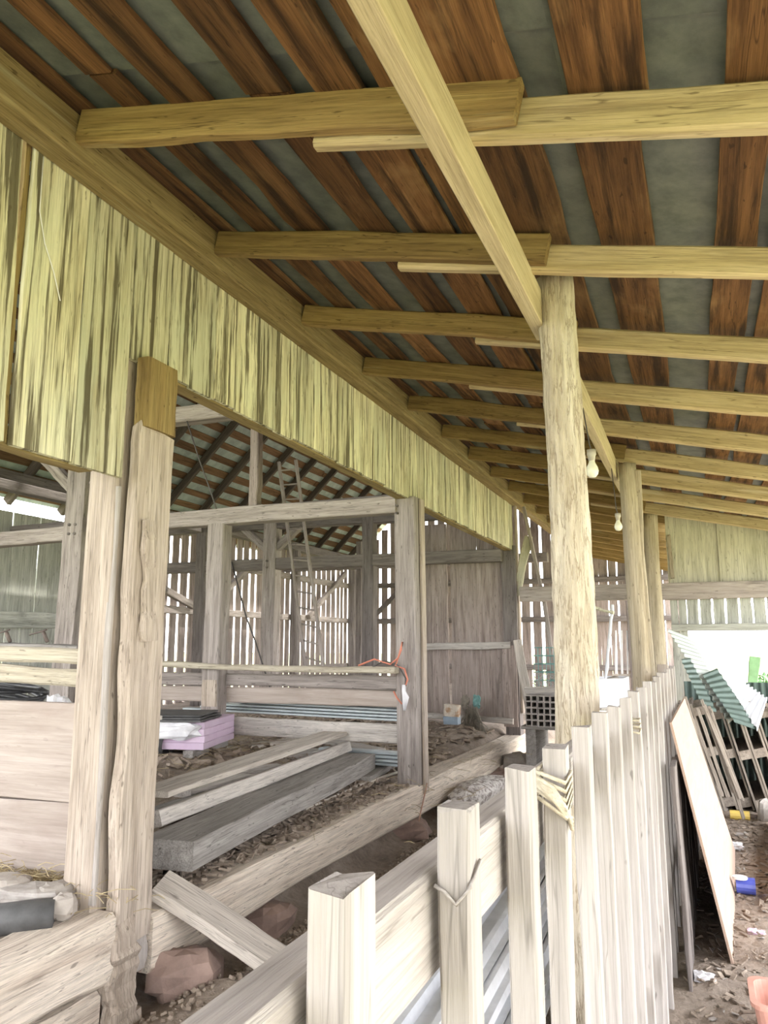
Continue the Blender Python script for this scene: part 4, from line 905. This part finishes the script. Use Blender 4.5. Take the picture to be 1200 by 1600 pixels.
q = at(1160, 1276, 'z', .03); e = empty('yellow_bottle', q, 'yellow plastic bottle lying in front of the pallets', 'bottle'); g = cyl(.04, .16, 12); mesh('bottle_body', g[0], g[1], 'yellow', Matrix.Translation(q + Vector((-.10, 0, .01))) @ Matrix.Rotation(R(90), 4, 'Y'), e)
tube('bottle_neck', [q + Vector((.06, 0, .01)), q + Vector((.12, .0, .01))], [.02, .014], 'iron', e, 8)
e = empty('plastic_tub', (.22, 3.75, 0), 'salmon pink plastic tub at the lower right corner', 'tub')
q = at(1200, 1590, 'z', .1)
V = []; n = 4
def ring(cx, cy, hx, hy, z, rr=.05, k=5):
    out = []
    for (sx, sy, a0) in ((1, 1, 0), (-1, 1, 90), (-1, -1, 180), (1, -1, 270)):
        for i in range(k):
            a = R(a0 + 90 * i / (k - 1)); out.append((cx + sx * (hx - rr) + rr * math.cos(a), cy + sy * (hy - rr) + rr * math.sin(a), z))
    return out
rs = [ring(q.x + .09, q.y + .02, hw, hw, zz) for hw, zz in ((.12, .02), (.14, .165), (.152, .17), (.152, .185), (.13, .185), (.11, .035))]
V = [v for r_ in rs for v in r_]; m_ = len(rs[0]); Fc = [(i * m_ + k, i * m_ + (k + 1) % m_, (i + 1) * m_ + (k + 1) % m_, (i + 1) * m_ + k) for i in range(len(rs) - 1) for k in range(m_)] + [tuple(range(m_ - 1, -1, -1)), tuple(range(5 * m_, 6 * m_))]
mesh('tub_body', V, Fc, 'salmon', None, e)
for i, (px, py, mt, l) in enumerate(((1150, 1322, 'whiteplastic', 'white crumpled paper on the dirt right of the plywood'), (1180, 1460, 'pink', 'torn pale lilac paper on the dirt at lower right'), (1128, 1265, 'stone_white', 'pale rounded stone at the foot of the pallets'), (1100, 1530, 'whiteplastic', 'small white scrap below the plywood corner'))):
    q = at(px, py, 'z', .02); crumple('litter_scrap', q, (.05, .04, .025), mt, l, 'litter', 50 + i)
rock(at(1195, 1270, 'z', .08), (.06, .06, .12), 'stone_white', 'upright pale stone block at the right edge before the pallets', .2, 61)

# ================================================================== OUTSIDE, BEYOND THE OPENING
timber((.55, 12.2, -.1), (.745, 12.3, 1.36), .14, .05, 'green board leaning in the light beyond the opening', 'greenboard', 'green_board', 'board', up=(0, -1, 0))
e = empty('leafy_bush', (1.2, 12.8, -.1), 'green leafy bush beyond the opening at the right edge', 'bush')
tube('stem', [(1.2, 12.8, -.1), (1.15, 12.8, .6), (1.05, 12.8, 1.2)], .03, 'iron', e)
for k in range(70):
    c = Vector((1.02 + RNG.randn() * .13, 12.8 + RNG.randn() * .25, 1.12 + RNG.randn() * .14)); d = Vector((RNG.randn(), RNG.randn(), RNG.randn() - .4)).normalized(); s = d.cross(Vector((0, 0, 1))).normalized(); l = RNG.uniform(.12, .22)
    nz = d.cross(s) * .02
    mesh('leaf', [c, c + d * l * .5 + s * l * .28 + nz, c + d * l, c + d * l * .5 - s * l * .28 + nz], [(0, 1, 2, 3)], 'leaf', None, e)
